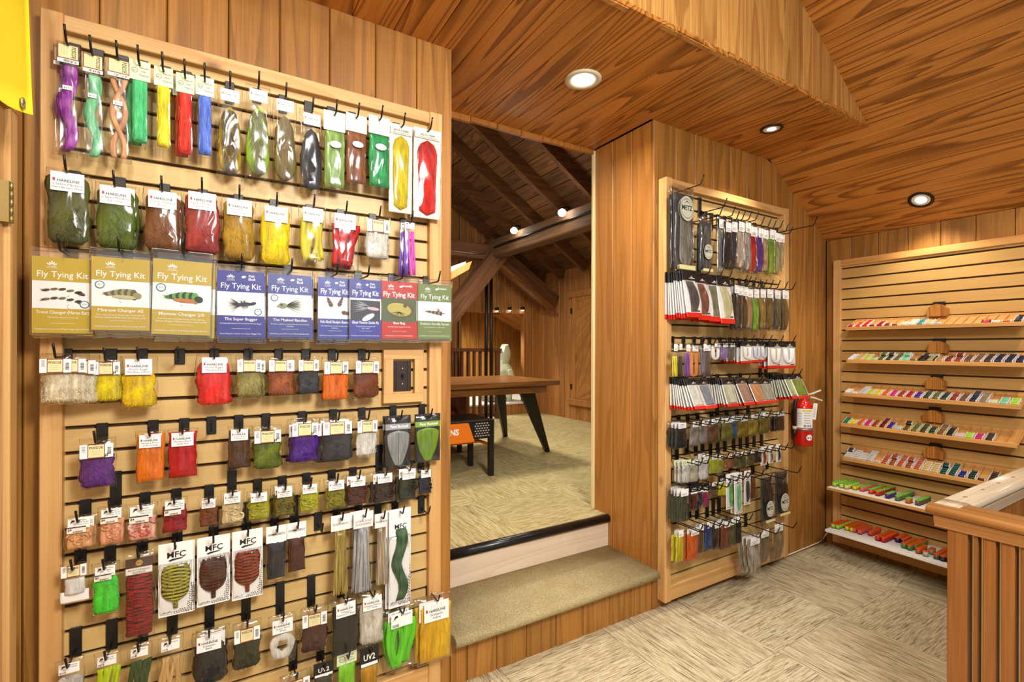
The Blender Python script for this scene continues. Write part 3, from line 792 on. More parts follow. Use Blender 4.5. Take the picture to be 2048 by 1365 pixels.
def label_tag(root, w, h, yf, lines, rng, top=.05, price='', lw=.7, lhf=.3):
    H_ = min(h * lhf, w * .45); z1 = -h * top; z0 = z1 - H_; y = -yf(top + .1) - .0025; W_ = w * lw
    m = MB(); m.cbox(-W_ / 2, W_ / 2, y, y + .0008, z0, z1, .0002, 0)
    lc = m.build('label_card', [WHITE], root); t = MB(); yy = y - .0004
    fx = -W_ * .30                                   # small leaping fish mark
    t.add([(fx - W_ * .1, yy, z1 - H_ * .5), (fx - W_ * .02, yy, z1 - H_ * .16), (fx + W_ * .1, yy, z1 - H_ * .14), (fx + W_ * .12, yy, z1 - H_ * .28), (fx + W_ * .02, yy, z1 - H_ * .32)], [(0, 1, 2, 3, 4)], 0)
    for i, s in enumerate(lines): put_text(t, s, W_ * .19, z1 - H_ * (.24 + .2 * i), H_ * .13, W_ * .52, yy, 0)
    bars(t, -W_ * .44, -W_ * .14, z0 + H_ * .06, z0 + H_ * .26, yy, 0, rng)
    t.build('lettering', [INK], lc)
    if price:
        ph = H_ * .62; pz = z0 - ph * .62; py = y - .0012; pw = W_ * .86
        p = MB(); p.box(-pw * .62, pw * .38, py, py + .0006, pz, pz + ph, 0); p.box(-pw * .62, pw * .38, py - .0002, py, pz + ph * .8, pz + ph * .96, 1)
        ps = p.build('price_sticker', [CREAM, INK], root); t = MB()
        put_text(t, price, -pw * .57, pz + ph * .42, ph * .3, pw * .3, py - .0004, 0, .03, 'L'); bars(t, -pw * .3, pw * .2, pz + ph * .08, pz + ph * .3, py - .0003, 0, rng)
        t.build('lettering', [INK], ps)

def head_card(root, w, h, hf, mat, texts, ink, y=-.004, extra=None, thick=.003):
    """folded header card over the bag mouth; texts: (string, dx, zfrac, height, maxw, bold)"""
    hc = MB().cbox(-w / 2, w / 2, y, y + thick, -h * hf, .002, .0003).build('header_card', mat, root)
    t = MB()
    for s, dx, zf, th_, mw, bd in texts: put_text(t, s, dx * w, -h * hf * zf, th_, mw * w, y - .0005, 0, bd)
    if extra: extra(t, w, h * hf, y - .0005)
    if t.v: t.build('lettering', [ink, GREY, RED], hc)
    return hc

def ring(mb, cx, cz, r0, r1, y, mi, n=18, sx=1.0):
    vs = []; fs = []
    for k in range(n):
        a = 2 * PI * k / n; vs += [(cx + r0 * sx * math.cos(a), y, cz + r0 * math.sin(a)), (cx + r1 * sx * math.cos(a), y, cz + r1 * math.sin(a))]
    for k in range(n): j = (k + 1) % n; fs.append((2 * k, 2 * k + 1, 2 * j + 1, 2 * j))
    mb.add(vs, fs, mi)
def disc(mb, cx, cz, rx, rz, y, mi, n=18): mb.add([(cx + rx * math.cos(2 * PI * k / n), y, cz + rz * math.sin(2 * PI * k / n)) for k in range(n)], [tuple(range(n))], mi)

def mfc_marks(t, w, h, y, dots=True):
    put_text(t, 'MFC', .02 * w, -h * .20, w * .2, w * .56, y, 0, .018)
    sw = [(-.22, -.235), (-.1, -.215), (.1, -.215), (.28, -.205), (.16, -.228), (.02, -.236), (-.1, -.243), (-.16, -.252)]
    t.add([(a * w, y, b * h) for a, b in sw], [tuple(range(len(sw)))], 0)
    if dots:
        for j in range(13):
            for i in range(3 if j < 5 else (2 if j < 9 else 1)):
                disc(t, w * (.462 - .052 * i - .012 * (j % 2)), -h * (.972 - .031 * j - .010 * (i % 2)), .019 * w, .0085 * h, y, 0, 7)
        for j in range(6):
            for i in range(3 if j < 3 else 2): disc(t, w * (.30 - .065 * j - .02 * i), -h * (.972 - .021 * i), .021 * w, .0075 * h, y, 0, 7)
        for k in range(6): t.add([(w * (-.42 + .05 * k), y, -h * (.955 - .008 * (k % 3))), (w * (-.36 + .05 * k), y, -h * (.945 - .010 * ((k + 1) % 3))), (w * (-.38 + .05 * k), y, -h * .952)], [(0, 1, 2)], 0)

GRP = {'left': 'bags of tying material on the left panel', 'right': 'bags of tying material on the right panel'}
HGRP = {'left': 'hooks on the left panel', 'right': 'hooks on the right panel'}
_hooked = set()

def bag(side, row, px, d, head, fill, c1, c2, key, lines=(), dup=(), price='', nohook=False, T=None, zf=None, tipl=.036, yaw=0.0, name='material_bag', L=None, lean=0.0):
    x0, x1, y0, y1 = px
    rng = random.Random(key + row)
    Yp = YS - d
    a, b = onY(x0, (y0 + y1) / 2, Yp), onY(x1, (y0 + y1) / 2, Yp)
    ct, cb = onY((x0 + x1) / 2, y0, Yp), onY((x0 + x1) / 2, y1, Yp)
    w, h = float(b[0] - a[0]), float(ct[2] - cb[2]); X = float((a[0] + b[0]) / 2); Z = float(ct[2])
    root = empty(name, (X, Yp, Z), (-lean if lean else rng.uniform(-.02, .02), 0, yaw + rng.uniform(-.05, .05)))
    if lean: h /= math.cos(lean) * 1.04
    tag(root, '%s, %s row, %s panel' % (key, row, side), 'bag', GRP[side])
    T = T if T is not None else min(.014, w * .16)
    c1 = S(*c1); c2 = S(*c2)
    def put(kind, z_top, z_bot, TT=T, ww=None, yoff=0.0):
        mb, mk = filling(kind, ww or w, z_top - z_bot, z_top, rng, TT)
        if yoff: mb.v = [(x, y + yoff, z) for x, y, z in mb.v]
        return mb.build('filling', M[mk], root, color=c1, c2=c2)
    def bagfilm(zt=0.0, zb=None, TT=None):
        hh = h if zb is None else zt - zb
        mb, th = film_bag(w, hh, (TT or T) * 1.25, rng)
        if zt: mb.v = [(x, y, z + zt) for x, y, z in mb.v]
        mb.build('film', M['film'], root); return th
    if head == 'hare':
        zt, zb = (zf or (.22, .95)); put(fill, -h * zt, -h * zb); yf = bagfilm(); label_hare(root, w, h, yf, lines, rng, lw=.72 if h > 1.8 * w else .66)
    elif head == 'posc':
        zt, zb = (zf or (.30, .96)); put(fill, -h * zt, -h * zb); yf = bagfilm(); label_posc(root, w, h, yf, rng, price=price, title=lines[0] if lines else 'POSCOE')
    elif head == 'poscup':
        put(fill, -h * .2, -h * .96); yf = bagfilm(); label_posc_up(root, w, h, yf, rng)
        zz = -h * rng.uniform(.38, .48); y = -yf(.4) - .002
        ps = MB().box(-w * .2, w * .16, y, y + .0006, zz, zz + .012, 0).build('price_sticker', [WHITE], root); t = MB(); put_text(t, '$4.95', -w * .02, zz + .003, .005, w * .28, y - .0004, 0); t.build('lettering', [INK], ps)
    elif head == 'tag':
        zt, zb = (zf or (.34, .95)); put(fill, -h * zt, -h * zb); yf = bagfilm(); label_tag(root, w, h, yf, lines, rng, price=price)
    elif head == 'card':                            # pale green header card with round mark
        put(fill, -h * .21, -h * .965, T, w * .92); bagfilm(-h * .18, -h)
        def ex(t, w, H_, y): ring(t, -w * .24, -H_ * .5, w * .13, w * .15, y, 0); put_text(t, 'MFC', -w * .24, -H_ * .56, w * .07, w * .2, y, 0)
        head_card(root, w, h, .225, PGREEN, [(s, .2, .36 + .2 * i, .0055, .44, 0) for i, s in enumerate(lines)], INK, extra=ex)
    elif head == 'oval':                            # white header card, oval sticker on the film
        put(fill, -h * .23, -h * .93, T, w * 1.02); th = bagfilm(-h * .2, -h)
        head_card(root, w, h, .235, CREAM, [('S', 0, .42, .012, .3, 0), ('fishient', 0, .64, .008, .5, 0)], GREY)
        o = MB(); y = -T * 1.25 - .004; disc(o, w * .02, -h * .42, w * .26, h * .042, y, 0, 20); q = o.build('oval_sticker', [WHITE], root)
        t = MB(); put_text(t, 'THE', w * .02, -h * .412, .003, w * .2, y - .0004, 0); put_text(t, 'BRUSHES', w * .02, -h * .432, .0036, w * .36, y - .0004, 0); t.build('lettering', [INK], q)
    elif head == 'bff':                             # white backed blister with title
        MB().cbox(-w / 2, w / 2, .003, .005, -h, 0, .0004).build('backing_card', CREAM, root)
        put('plume', -h * .13, -h * .97, T, w * .86); bagfilm(-h * .05, -h)
        t = MB(); put_text(t, 'BIG FLY FIBER', 0, -h * .085, .007, w * .84, -.0035, 0, .01); t.box(-w * .36, w * .36, -.0036, -.0035, -h * .105, -h * .102, 0)
        hc = MB().box(-w * .47, w * .47, -.003, .002, -h * .115, -h * .04).build('label_card', CREAM, root); t.build('lettering', [INK], hc)
    elif head == 'wcard':                           # plain white header card with a title
        put(fill, -h * .27, -h * .95, T, w * .95); bagfilm(-h * .24, -h)
        head_card(root, w, h, .29, WHITE, [(s, 0, .55 + .2 * i, .008, .86, .01) for i, s in enumerate(lines)], INK)
    elif head == 'flash':
        put(fill, -h * .19, -h * .97, T, w * .9); bagfilm(-h * .02, -h)
        head_card(root, w * .94, h, .19, WHITE, [(s, 0, .62 + .2 * i, .007, .84, 0) for i, s in enumerate(lines)], plain(150, 30, 30, .5) if price else INK)
    elif head == 'mfc':
        bc = MB().cbox(-w / 2, w / 2, 0, .0035, -h, 0, .0008).build('backing_card', WHITE, root)
        t = MB(); mfc_marks(t, w, h, -.0006); t.build('lettering', [INK], bc)
        zt, zb = (zf or (.30, .90)); put(fill, -h * zt, -h * zb, T, w * .92, -.003)
        mb, th = film_bag(w * .96, h * .70, T * 1.1, rng); mb.v = [(x, min(y, -.001), z - h * .27) for x, y, z in mb.v]; mb.build('film', M['film'], root)
    elif head == 'dark':                            # black card with coloured band and a hair fan
        MB().cbox(-w / 2, w / 2, .002, .0045, -h, 0, .0004).build('backing_card', BLACKC, root)
        bd = MB().box(-w / 2, w / 2, -.0012, .0018, -h * .27, -h * .155).build('title_band', plain(150, 154, 158, .5) if c1[1] < .8 * c1[0] + .1 else plain(122, 160, 40, .5), root)
        t = MB(); put_text(t, lines[0], .04 * w, -h * .235, h * .055, w * .7, -.0017, 0, .02)
        t.build('lettering', [WHITE], bd)
        hc = MB().box(-w / 2, w / 2, -.0016, .0017, -h * .155, 0).build('header_card', BLACKC, root); t = MB()
        put_text(t, 'Fish', -w * .2, -h * .07, h * .03, w * .3, -.0021, 0, .03); put_text(t, 'Skull', -w * .17, -h * .11, h * .03, w * .3, -.0021, 0, .03)
        put_text(t, 'Craftfur', w * .28, -h * .06, h * .018, w * .3, -.0021, 0); t.build('lettering', [WHITE], hc)
        put(fill, -h * .29, -h * .98, T, w * .98); bagfilm()
    elif head == 'uv2':
        put(fill, -h * .36, -h * .97, T, w * .95); bagfilm(-h * .3, -h)
        def ex(t, w, H_, y): t.box(-w * .44, w * .44, y - .0002, y, -H_ * .97, -H_ * .8, 0)
        head_card(root, w, h, .36, BLACKC, [('UV2', 0, .66, h * .11, .6, .02)], WHITE, extra=ex)
    elif head == 'schl':
        put(fill, -h * .27, -h * .97, T, w * .97); bagfilm()
        BR = plain(74, 50, 34, .5)
        def ex(t, w, H_, y): disc(t, 0, -H_ * .34, w * .13, w * .13, y, 1, 18); t.box(-w * .46, w * .46, y - .0002, y, -H_ * .97, -H_ * .60, 2)
        hc = MB().cbox(-w * .42, w * .42, -.0065, -.004, -h * .255, -h * .07, .0003).build('header_card', BR, root); t = MB()
        disc(t, 0, -h * .125, w * .11, w * .11, -.0071, 1); put_text(t, 'WC', 0, -h * .135, w * .07, w * .18, -.0075, 2); t.box(-w * .41, w * .41, -.0072, -.0066, -h * .25, -h * .178, 0)
        put_text(t, lines[0], 0, -h * .21, h * .02, w * .74, -.0076, 2); put_text(t, lines[1], 0, -h * .24, h * .02, w * .5, -.0076, 2)
        t.build('lettering', [CREAM, plain(196, 150, 50, .4), INK], hc)
    elif head == 'yarn':                            # thread wound round a notched card
        MB().cbox(-w * .5, w * .48, .001, .0025, -h, -h * .72, .0004).build('winding_card', WHITE, root)
        mb, mk = filling('roll', w * .9, h * .42, -h * .38, rng, .01); mb.v = [(x, y * .5, z) for x, y, z in mb.v]; mb.build('filling', M[mk], root, color=c1, c2=c2)
        yf = bagfilm(); label_posc(root, w, h, yf, rng, top=.03, lhf=.42)
    elif head == 'blk':                             # long flat packet: black top, red foot, white back
        bc = MB().cbox(-w / 2, w / 2, .001, .003, -h * .90, -h * .2, .0004).build('backing_card', WHITE, root)
        t = MB(); t.box(w * .18, w * .44, -.0003, .0, -h * .875, -h * .845, 0); t.build('print_mark', [INK], bc)
        MB().cbox(-w / 2, w / 2, -.003, .004, -h, -h * .9, .0006).build('red_foot', plain(206, 34, 20, .3), root)
        hc = MB().cbox(-w / 2, w / 2, -.003, .004, -h * .22, .0, .0006).build('header_card', plain(34, 30, 30, .25), root)
        t = MB(); zz = -h * .155; s_ = w * .1
        for k in range(3): t.add([(w * .08 + s_ * (.5 * k - .6), -.0036, zz), (w * .08 + s_ * (.5 * k - .1), -.0036, zz), (w * .08 + s_ * (.5 * k - .2), -.0036, zz + s_ * (.9 if k == 1 else .5))], [(0, 1, 2)], 0)
        t.box(-w * .08, w * .3, -.0037, -.0034, zz - s_ * .5, zz - s_ * .3, 0); t.build('lettering', [WHITE], hc)
        if fill == 'loop': put('loop', -h * .28, -h * .80, .004, w * .7, -.004)
        else: put(fill, -h * .24, -h * .88, .004, w * .98, -.002)
        mb, th = film_bag(w, h * .7, .006, rng); mb.v = [(x, min(y, -.0045), z - h * .2) for x, y, z in mb.v]; mb.build('film', M['film'], root)
    elif head == 'metz':
        MB().cbox(-w * .47, w * .47, .004, .006, -h * .95, -h * .09, .0004).build('backing_card', plain(64, 62, 62, .4), root)
        put(fill, -h * .16, -h * .93, T, w * .95); yf = bagfilm()
        y = -T * 1.3 - .003; zc = -h * (lines[0] if lines else .3); o = MB(); disc(o, 0, zc, w * .34, w * .40, y, 0, 24); ring(o, 0, zc, w * .30, w * .315, y - .0003, 1, 24)
        q = o.build('round_label', [plain(200, 200, 178, .5), INK], root); t = MB(); put_text(t, 'METZ', 0, zc - w * .05, w * .15, w * .5, y - .0006, 0, .02)
        t.add([(-w * .14, y - .0006, zc + w * .14), (0, y - .0006, zc + w * .26), (w * .14, y - .0006, zc + w * .14), (0, y - .0006, zc + w * .22)], [(0, 1, 2, 3)], 0); t.build('lettering', [INK], q)
        MB().box(-w * .38, w * .40, y, y + .0006, -h * .965, -h * .915).build('price_sticker', plain(222, 212, 150, .6), root)
    elif head == 'zip':                             # small white sticker near the top of a slim bag
        zt, zb = (zf or (.2, .96)); put(fill, -h * zt, -h * zb, T); yf = bagfilm()
        y = -yf(.12) - .0025; W_ = w * .62; z1 = -h * .05; H_ = min(h * .2, w * .85)
        lc = MB().box(-W_ * .5, W_ * .5, y, y + .0007, z1 - H_, z1).build('label_card', WHITE, root); t = MB()
        if lines: put_text(t, lines[0], 0, z1 - H_ * .42, H_ * .16, W_ * .86, y - .0004, 0, .02)
        for k in range(2): t.box(-W_ * .38, W_ * (.3 - .1 * k), y - .0004, y, z1 - H_ * (.66 + .16 * k), z1 - H_ * (.60 + .16 * k), 1)
        t.build('lettering', [INK, GREY], lc)
    elif head == 'slim':                            # slim white card with a thin sample on it
        bc = MB().cbox(-w / 2, w / 2, 0, .003, -h, 0, .0006).build('backing_card', WHITE, root)
        t = MB()
        if lines: put_text(t, lines[0], 0, -h * .2, w * .2, w * .7, -.0006, 0, .03); t.add([(-w * .25, -.0006, -h * .24), (w * .3, -.0006, -h * .215), (w * .1, -.0006, -h * .245), (-w * .15, -.0006, -h * .26)], [(0, 1, 2, 3)], 0)
        for k in range(9): disc(t, w * .42 - w * .02 * (k % 2), -h * (.96 - .03 * k), w * .03, h * .007, -.0006, 0, 7)
        t.build('lettering', [INK], bc)
        put(fill, -h * .3, -h * .92, .005, w * .62, -.002)
        mb, th = film_bag(w * .9, h * .72, .007, rng); mb.v = [(x, min(y, -.001), z - h * .25) for x, y, z in mb.v]; mb.build('film', M['film'], root)
    elif head == 'bare':
        zt, zb = (zf or (.12, .96)); put(fill, -h * zt, -h * zb); bagfilm()
    for k, (dx, dy) in enumerate(dup):
        c = copy_tree(root); c.location = (X + dx, Yp + dy, Z + rng.uniform(-.006, .003)); c.rotation_euler.z += rng.uniform(-.06, .06)
        if lean: c.rotation_euler.x = -lean * (1 - (k + 1) / (len(dup) + .6)) + rng.uniform(-.02, .02)
        nth = ('second', 'third', 'fourth', 'fifth', 'sixth', 'seventh', 'eighth', 'ninth', 'tenth')[k]
        c['label'] = '%s one back behind %s, %s row, %s panel' % (nth, ' '.join(w_ for w_ in key.split() if w_ not in ('clear', 'packet', 'bag', 'of', 'a', 'the')), row, side)
    if not nohook:
        hook(max(X, 2.222) if side == 'right' else X, Z - .010, max(L or 0, d + .022), 'black hook holding %s, %s row, %s panel' % (key, row, side), HGRP[side], tipl)
    return root

# ------------------------------------------------------------------ fly pictures for the kit cards (flat print)
def blob(mb, cx, cz, rx, rz, y, mi, rot=0.0, n=14, taper=0.0):
    ps = []
    for k in range(n):
        a = 2 * PI * k / n; x, z = rx * math.cos(a), rz * math.sin(a) * (1 - taper * math.cos(a))
        ps.append((cx + x * math.cos(rot) - z * math.sin(rot), y, cz + x * math.sin(rot) + z * math.cos(rot)))
    mb.add(ps, [tuple(range(n))], mi)
def hair(mb, cx, cz, L, y, mi, a0, a1, n, rng, wid=.0006):
    for _ in range(n):
        a = rng.uniform(a0, a1); l = L * rng.uniform(.55, 1.05); dx, dz = math.cos(a), math.sin(a)
        mb.add([(cx - dz * wid, y, cz + dx * wid), (cx + dz * wid, y, cz - dx * wid), (cx + dx * l, y, cz + dz * l)], [(0, 1, 2)], mi)
def hookline(mb, cx, cz, L, y, mi, s=1):
    pts = [(cx - s * L * .5, cz), (cx + s * L * .1, cz - L * .02)] + [(cx - s * L * .42 - s * L * .16 * math.sin(PI * k / 6), cz - L * .17 + L * .17 * math.cos(PI * k / 6)) for k in range(7)][::1]
    for (a, b), (c, e) in zip(pts[2:-1], pts[3:]): mb.add([(a, y, b), (c, y, e), (c, y, e - .0009), (a, y, b - .0009)], [(0, 1, 2, 3)], mi)
def fly(mb, kind, cx, cz, L, y, rng):               # mats 2 dark, 3 main, 4 accent
    if kind == 'nymphs':
        for q in (0, 1):
            for k in range(5): blob(mb, cx - L * .42 + L * .2 * k, cz + L * (.16 - .30 * q) + L * .05 * math.sin(k), L * .10, L * .045, y, 3 if (k + q) % 2 else 2, .2)
            blob(mb, cx + L * .44, cz + L * (.08 - .30 * q), L * .13, L * .06, y, 2, -.4); hair(mb, cx - L * .45, cz + L * (.14 - .30 * q), L * .14, y, 2, 2.6, 3.8, 10, rng)
            hookline(mb, cx + L * .30, cz + L * (.0 - .30 * q), L * .35, y, 2)
    elif kind == 'minnow' or kind == 'minnow_bar':
        for k in range(9): blob(mb, cx - L * .34 + L * .085 * k, cz + L * (.05 * math.sin(k * .4)), L * .10, L * (.07 + .014 * k), y - .0001 * k, (2 if k % 2 else 3) if kind == 'minnow_bar' else (3 if k % 2 else 2), .1)
        blob(mb, cx + L * .1, cz - L * .09, L * .34, L * .06, y - .002, 4, -.05); blob(mb, cx + L * .43, cz - L * .03, L * .12, L * .10, y - .0022, 3 if kind == 'minnow' else 2, -.3)
        hair(mb, cx - L * .34, cz, L * .2, y, 3, 2.7, 3.7, 22, rng); hookline(mb, cx + L * .18, cz - L * .12, L * .4, y - .0024, 2)
    elif kind == 'bugger':
        hair(mb, cx, cz - L * .02, L * .5, y, 2, 2.5, 3.9, 60, rng); hair(mb, cx + L * .08, cz, L * .24, y, 2, 0.4, 5.9, 70, rng)
        blob(mb, cx + L * .08, cz, L * .26, L * .07, y - .0003, 2, .1); blob(mb, cx + L * .36, cz + L * .03, L * .13, L * .06, y - .0003, 2, .3); hair(mb, cx + L * .3, cz, L * .2, y, 2, 2.2, 4.2, 24, rng)
    elif kind == 'bandito':
        hair(mb, cx - L * .2, cz, L * .75, y, 3, -.5, .35, 60, rng); hair(mb, cx - L * .1, cz + L * .04, L * .6, y, 2, -.3, .7, 30, rng)
        blob(mb, cx - L * .26, cz, L * .16, L * .11, y - .0003, 3); blob(mb, cx - L * .3, cz + L * .03, L * .045, L * .045, y - .0006, 2); blob(mb, cx - L * .43, cz - L * .04, L * .035, L * .025, y - .0006, 4)
    elif kind == 'sculpins':
        for a, b, r in ((-.18, .16, 2.0), (.22, .2, 1.2), (.42, -.2, -.2)):
            for k in range(6): blob(mb, cx + L * a - L * .06 * k * math.cos(r) * -1, cz + L * b + L * .06 * k * math.sin(r), L * (.12 - .008 * k), L * (.10 - .01 * k), y - .0001 * k, 2 if k % 2 else 3, r)
            hair(mb, cx + L * a, cz + L * b, L * .3, y, 2, r - .5, r + .5, 20, rng)
    elif kind == 'glass':
        mb.box(cx - L * .56, cx + L * .55, y, y + .0003, cz - L * .42, cz + L * .33, 2)
        hair(mb, cx + L * .3, cz + L * .06, L * .8, y - .0004, 3, 2.7, 3.4, 60, rng); blob(mb, cx + L * .28, cz + L * .03, L * .24, L * .06, y - .0006, 4, -.1); blob(mb, cx + L * .1, cz - L * .3, L * .26, L * .10, y - .0006, 3, .5)
    elif kind == 'bass':
        mb.box(cx - L * .55, cx + L * .55, y, y + .0003, cz - L * .36, cz + L * .36, 3)
        blob(mb, cx + L * .05, cz + L * .02, L * .44, L * .26, y - .0003, 2, -.1); blob(mb, cx, cz + L * .02, L * .38, L * .20, y - .0005, 4, -.15); blob(mb, cx + L * .18, cz + L * .14, L * .06, L * .06, y - .0008, 2)
        hair(mb, cx, cz - L * .05, L * .4, y - .0009, 2, 3.2, 6.0, 30, rng)
    elif kind == 'stonefly':
        for k in range(8): blob(mb, cx - L * .32 + L * .085 * k, cz - L * .01 * k, L * .06, L * (.05 + .006 * k), y - .0001 * k, 2 if k % 2 else 3)
        hair(mb, cx + L * .15, cz, L * .28, y, 2, .2, 2.9, 12, rng); hair(mb, cx - L * .35, cz, L * .2, y, 2, 2.8, 3.5, 3, rng, .0009); hair(mb, cx + L * .35, cz - L * .06, L * .2, y, 2, -.4, .2, 3, rng, .0008); hookline(mb, cx - L * .16, cz - L * .10, L * .4, y, 2)

def kit(px, d, band, title_bold, name, sub, flyk, cols, key, badge, logo2='', over=.0, dup=1, top_ext=.02, tilt=0.0, photo=False):
    x0, x1, y0, y1 = px; Yp = YS - d; rng = random.Random(key)
    a, b = onY(x0, (y0 + y1) / 2, Yp), onY(x1, (y0 + y1) / 2, Yp); ct, cb = onY((x0 + x1) / 2, y0, Yp), onY((x0 + x1) / 2, y1, Yp)
    w, h = float(b[0] - a[0]), float(ct[2] - cb[2]); X = float((a[0] + b[0]) / 2); Z = float(ct[2]) + top_ext
    root = empty('kit_packet', (X, Yp, Z), (0, tilt, rng.uniform(-.03, .03))); tag(root, '%s, third row, left panel' % key, 'packet', 'tying kits on the left panel')
    e = top_ext; BM = plain(*band, .38)
    m = MB(); m.cbox(-w / 2, w / 2, -.001, .005, -e - h, -e, .0004, 0)
    m.box(-w / 2, w / 2, -.0016, -.001, -e - h * .315, -e, 1); m.box(-w / 2, w / 2, -.0016, -.001, -e - h, -e - h * .675, 1)
    card = m.build('card', [WHITE, BM], root)
    t = MB(); y = -.0021
    put_text(t, 'Fly Tying Kit', 0, -e - h * .265, h * .082, w * .84, y, 0, .022 if title_bold else .006)
    cxl = -w * .22 if logo2 else -w * .18
    for k in range(5): blob(t, cxl + w * .028 * (k - 2), -e - h * .095 + h * .012 * (2 - abs(k - 2)), w * .012, h * .022, y, 0, .5 * (2 - k))
    put_text(t, 'FLYMEN', cxl, -e - h * .135, h * .018, w * .18, y, 0); t.box(cxl - w * .09, cxl + w * .09, y - .0001, y, -e - h * .147, -e - h * .143, 0)
    if logo2:
        for i, s in enumerate(logo2.split()): put_text(t, s, w * .22, -e - h * (.085 + .048 * i), h * .036, w * .26, y, 0, .02)
        blob(t, w * .05, -e - h * .085, w * .05, h * .018, y, 0, .2)
    put_text(t, name, 0, -e - h * .745, h * .042, w * .86, y, 0, .02 if title_bold else .01)
    for i, s in enumerate(sub): put_text(t, s, 0, -e - h * (.80 + .034 * i), h * .020, w * .88, y, 0)
    t.box(-w * .2, w * .2, y - .0001, y, -e - h * .872, -e - h * .869, 0)
    put_text(t, 'Everything you need to tie 6 ' + name.replace('The ', '') + ' flies.', 0, -e - h * .955, h * .020, w * .9, y, 0)
    t.build('lettering', [WHITE], card)
    p = MB(); fly(p, flyk, 0, -e - h * .5, w * (.86 if photo else .66), -.0018, rng)
    if badge:
        bx = w * .36 * badge; bz = -e - h * (.38 if badge < 0 else .61); disc(p, bx, bz, w * .085, w * .085, -.0024, 1); ring(p, bx, bz, w * .066, w * .083, -.0028, 0); put_text(p, 'FLY', bx, bz - w * .012, w * .03, w * .09, -.003, 0)
    p.build('picture', [TEAL, WHITE] + [plain(*c, .55) for c in cols], card)
    f = MB(); f.cbox(-w * .53, w * .53, -.0055, .0075, -e - h - .006, 0, .002); f.build('film', M['clear'], root)
    for k in range(dup):
        c = copy_tree(root); c.location = (X + rng.uniform(.0, .012), Yp + .018 * (k + 1), Z - .008 * (k + 1)); c['label'] = '%s packet behind the %s, left panel' % (('next', 'rearmost')[k], key)
    hook(X, Z - .008, d + .028, 'black hook holding %s, third row, left panel' % key, HGRP['left'])
    return root
# ------------------------------------------------------------------ left panel, row by row (pixel box -> place on the panel)
def L1(*a, **k): return bag('left', *a, **k)
D = .07
r = 'top'
L1(r, (112, 163, 86, 308), D, 'poscup', 'wave', (140, 32, 150), (196, 110, 200), 'clear bag of wavy purple fibre', dup=[(-.012, .02)])
L1(r, (163, 210, 106, 322), D, 'poscup', 'wave', (110, 204, 146), (170, 226, 190), 'clear bag of wavy mint green fibre')
L1(r, (212, 263, 116, 325), D, 'poscup', 'twist', (206, 142, 96), (226, 176, 136), 'clear bag of two twisted peach hanks')
L1(r, (258, 301, 124, 292), D, 'card', 'roll', (62, 190, 116), (110, 214, 150), 'carded roll of sea green fibre', ['Pseudo', 'Hair', 'Material'], dup=[(-.016, .022)])
L1(r, (308, 346, 137, 301), D, 'card', 'roll', (236, 212, 24), (250, 236, 90), 'carded roll of yellow fibre', ['Pseudo', 'Hair', 'Material'])
L1(r, (352, 389, 150, 314), D, 'card', 'roll', (214, 36, 30), (236, 90, 70), 'carded roll of red fibre', ['Pseudo', 'Hair', 'Material'], dup=[(-.010, .02)])
L1(r, (391, 428, 157, 316), D, 'card', 'roll', (64, 96, 206), (130, 160, 236), 'carded roll of blue fibre', ['Pseudo', 'Hair', 'Material'])
L1(r, (434, 485, 172, 360), D, 'hare', 'tail', (214, 178, 20), (72, 58, 40), 'bag with black and yellow squirrel tail', ['Pine Squirrel', 'Yellow'])
L1(r, (491, 541, 172, 364), D, 'hare', 'tail', (160, 220, 30), (98, 92, 62), 'bag with chartreuse and grey squirrel tail', ['Pine Squirrel'])
L1(r, (546, 593, 193, 373), D, 'hare', 'tail', (122, 116, 44), (108, 90, 58), 'bag with dull olive squirrel tail', ['Pine Squirrel', 'Olive'])
L1(r, (599, 645, 221, 390), D, 'hare', 'tail_dark', (66, 64, 66), (40, 38, 40), 'bag with a charcoal black squirrel tail', ['Pine Squirrel', 'Black'])
L1(r, (647, 690, 225, 387), D, 'oval', 'quill', (116, 150, 66), (150, 176, 100), 'light olive brush packet with oval sticker')
L1(r, (691, 733, 231, 377), D, 'oval', 'quill', (124, 72, 42), (150, 96, 60), 'brown brush packet with oval sticker')
L1(r, (737, 779, 235, 384), D, 'oval', 'quill', (28, 142, 74), (60, 176, 100), 'emerald green brush packet with oval sticker')
L1(r, (779, 825, 249, 425), D, 'bff', 'quill', (226, 206, 26), (196, 172, 20), 'white packet of long yellow fly fibre')
L1(r, (828, 882, 258, 436), D, 'bff', 'quill', (222, 40, 22), (170, 24, 16), 'white packet of long red fly fibre', dup=[(-.004, .02)])
r = 'second'
L1(r, (90, 183, 340, 494), D, 'hare', 'fluff', (96, 96, 36), (54, 56, 24), 'clear bag of dark brown olive marabou', ['x Select Marabou', 'Dark Brown Olive'], zf=(.06, .96))
L1(r, (189, 274, 368, 500), D, 'hare', 'fluff', (104, 122, 26), (50, 62, 18), 'clear bag of dark green olive marabou', ['x Select Marabou', 'Dk. Olive'], zf=(.08, .97), dup=[(.008, .018)])
L1(r, (286, 364, 378, 506), D, 'hare', 'fluff', (134, 84, 40), (92, 52, 24), 'clear bag of brown marabou', ['x Select Marabou', 'Brown'], zf=(.08, .97), dup=[(.010, .018)])
L1(r, (366, 442, 380, 512), D, 'hare', 'fluff', (176, 62, 54), (130, 38, 34), 'clear bag of fiery brick red marabou', ['x Select Marabou', 'Fiery Brown'], zf=(.08, .97))
L1(r, (443, 512, 394, 524), D, 'hare', 'fluff', (190, 148, 34), (128, 92, 22), 'clear bag of dark golden marabou', ['x Select Marabou', 'Dark Ginger'], zf=(.08, .97))
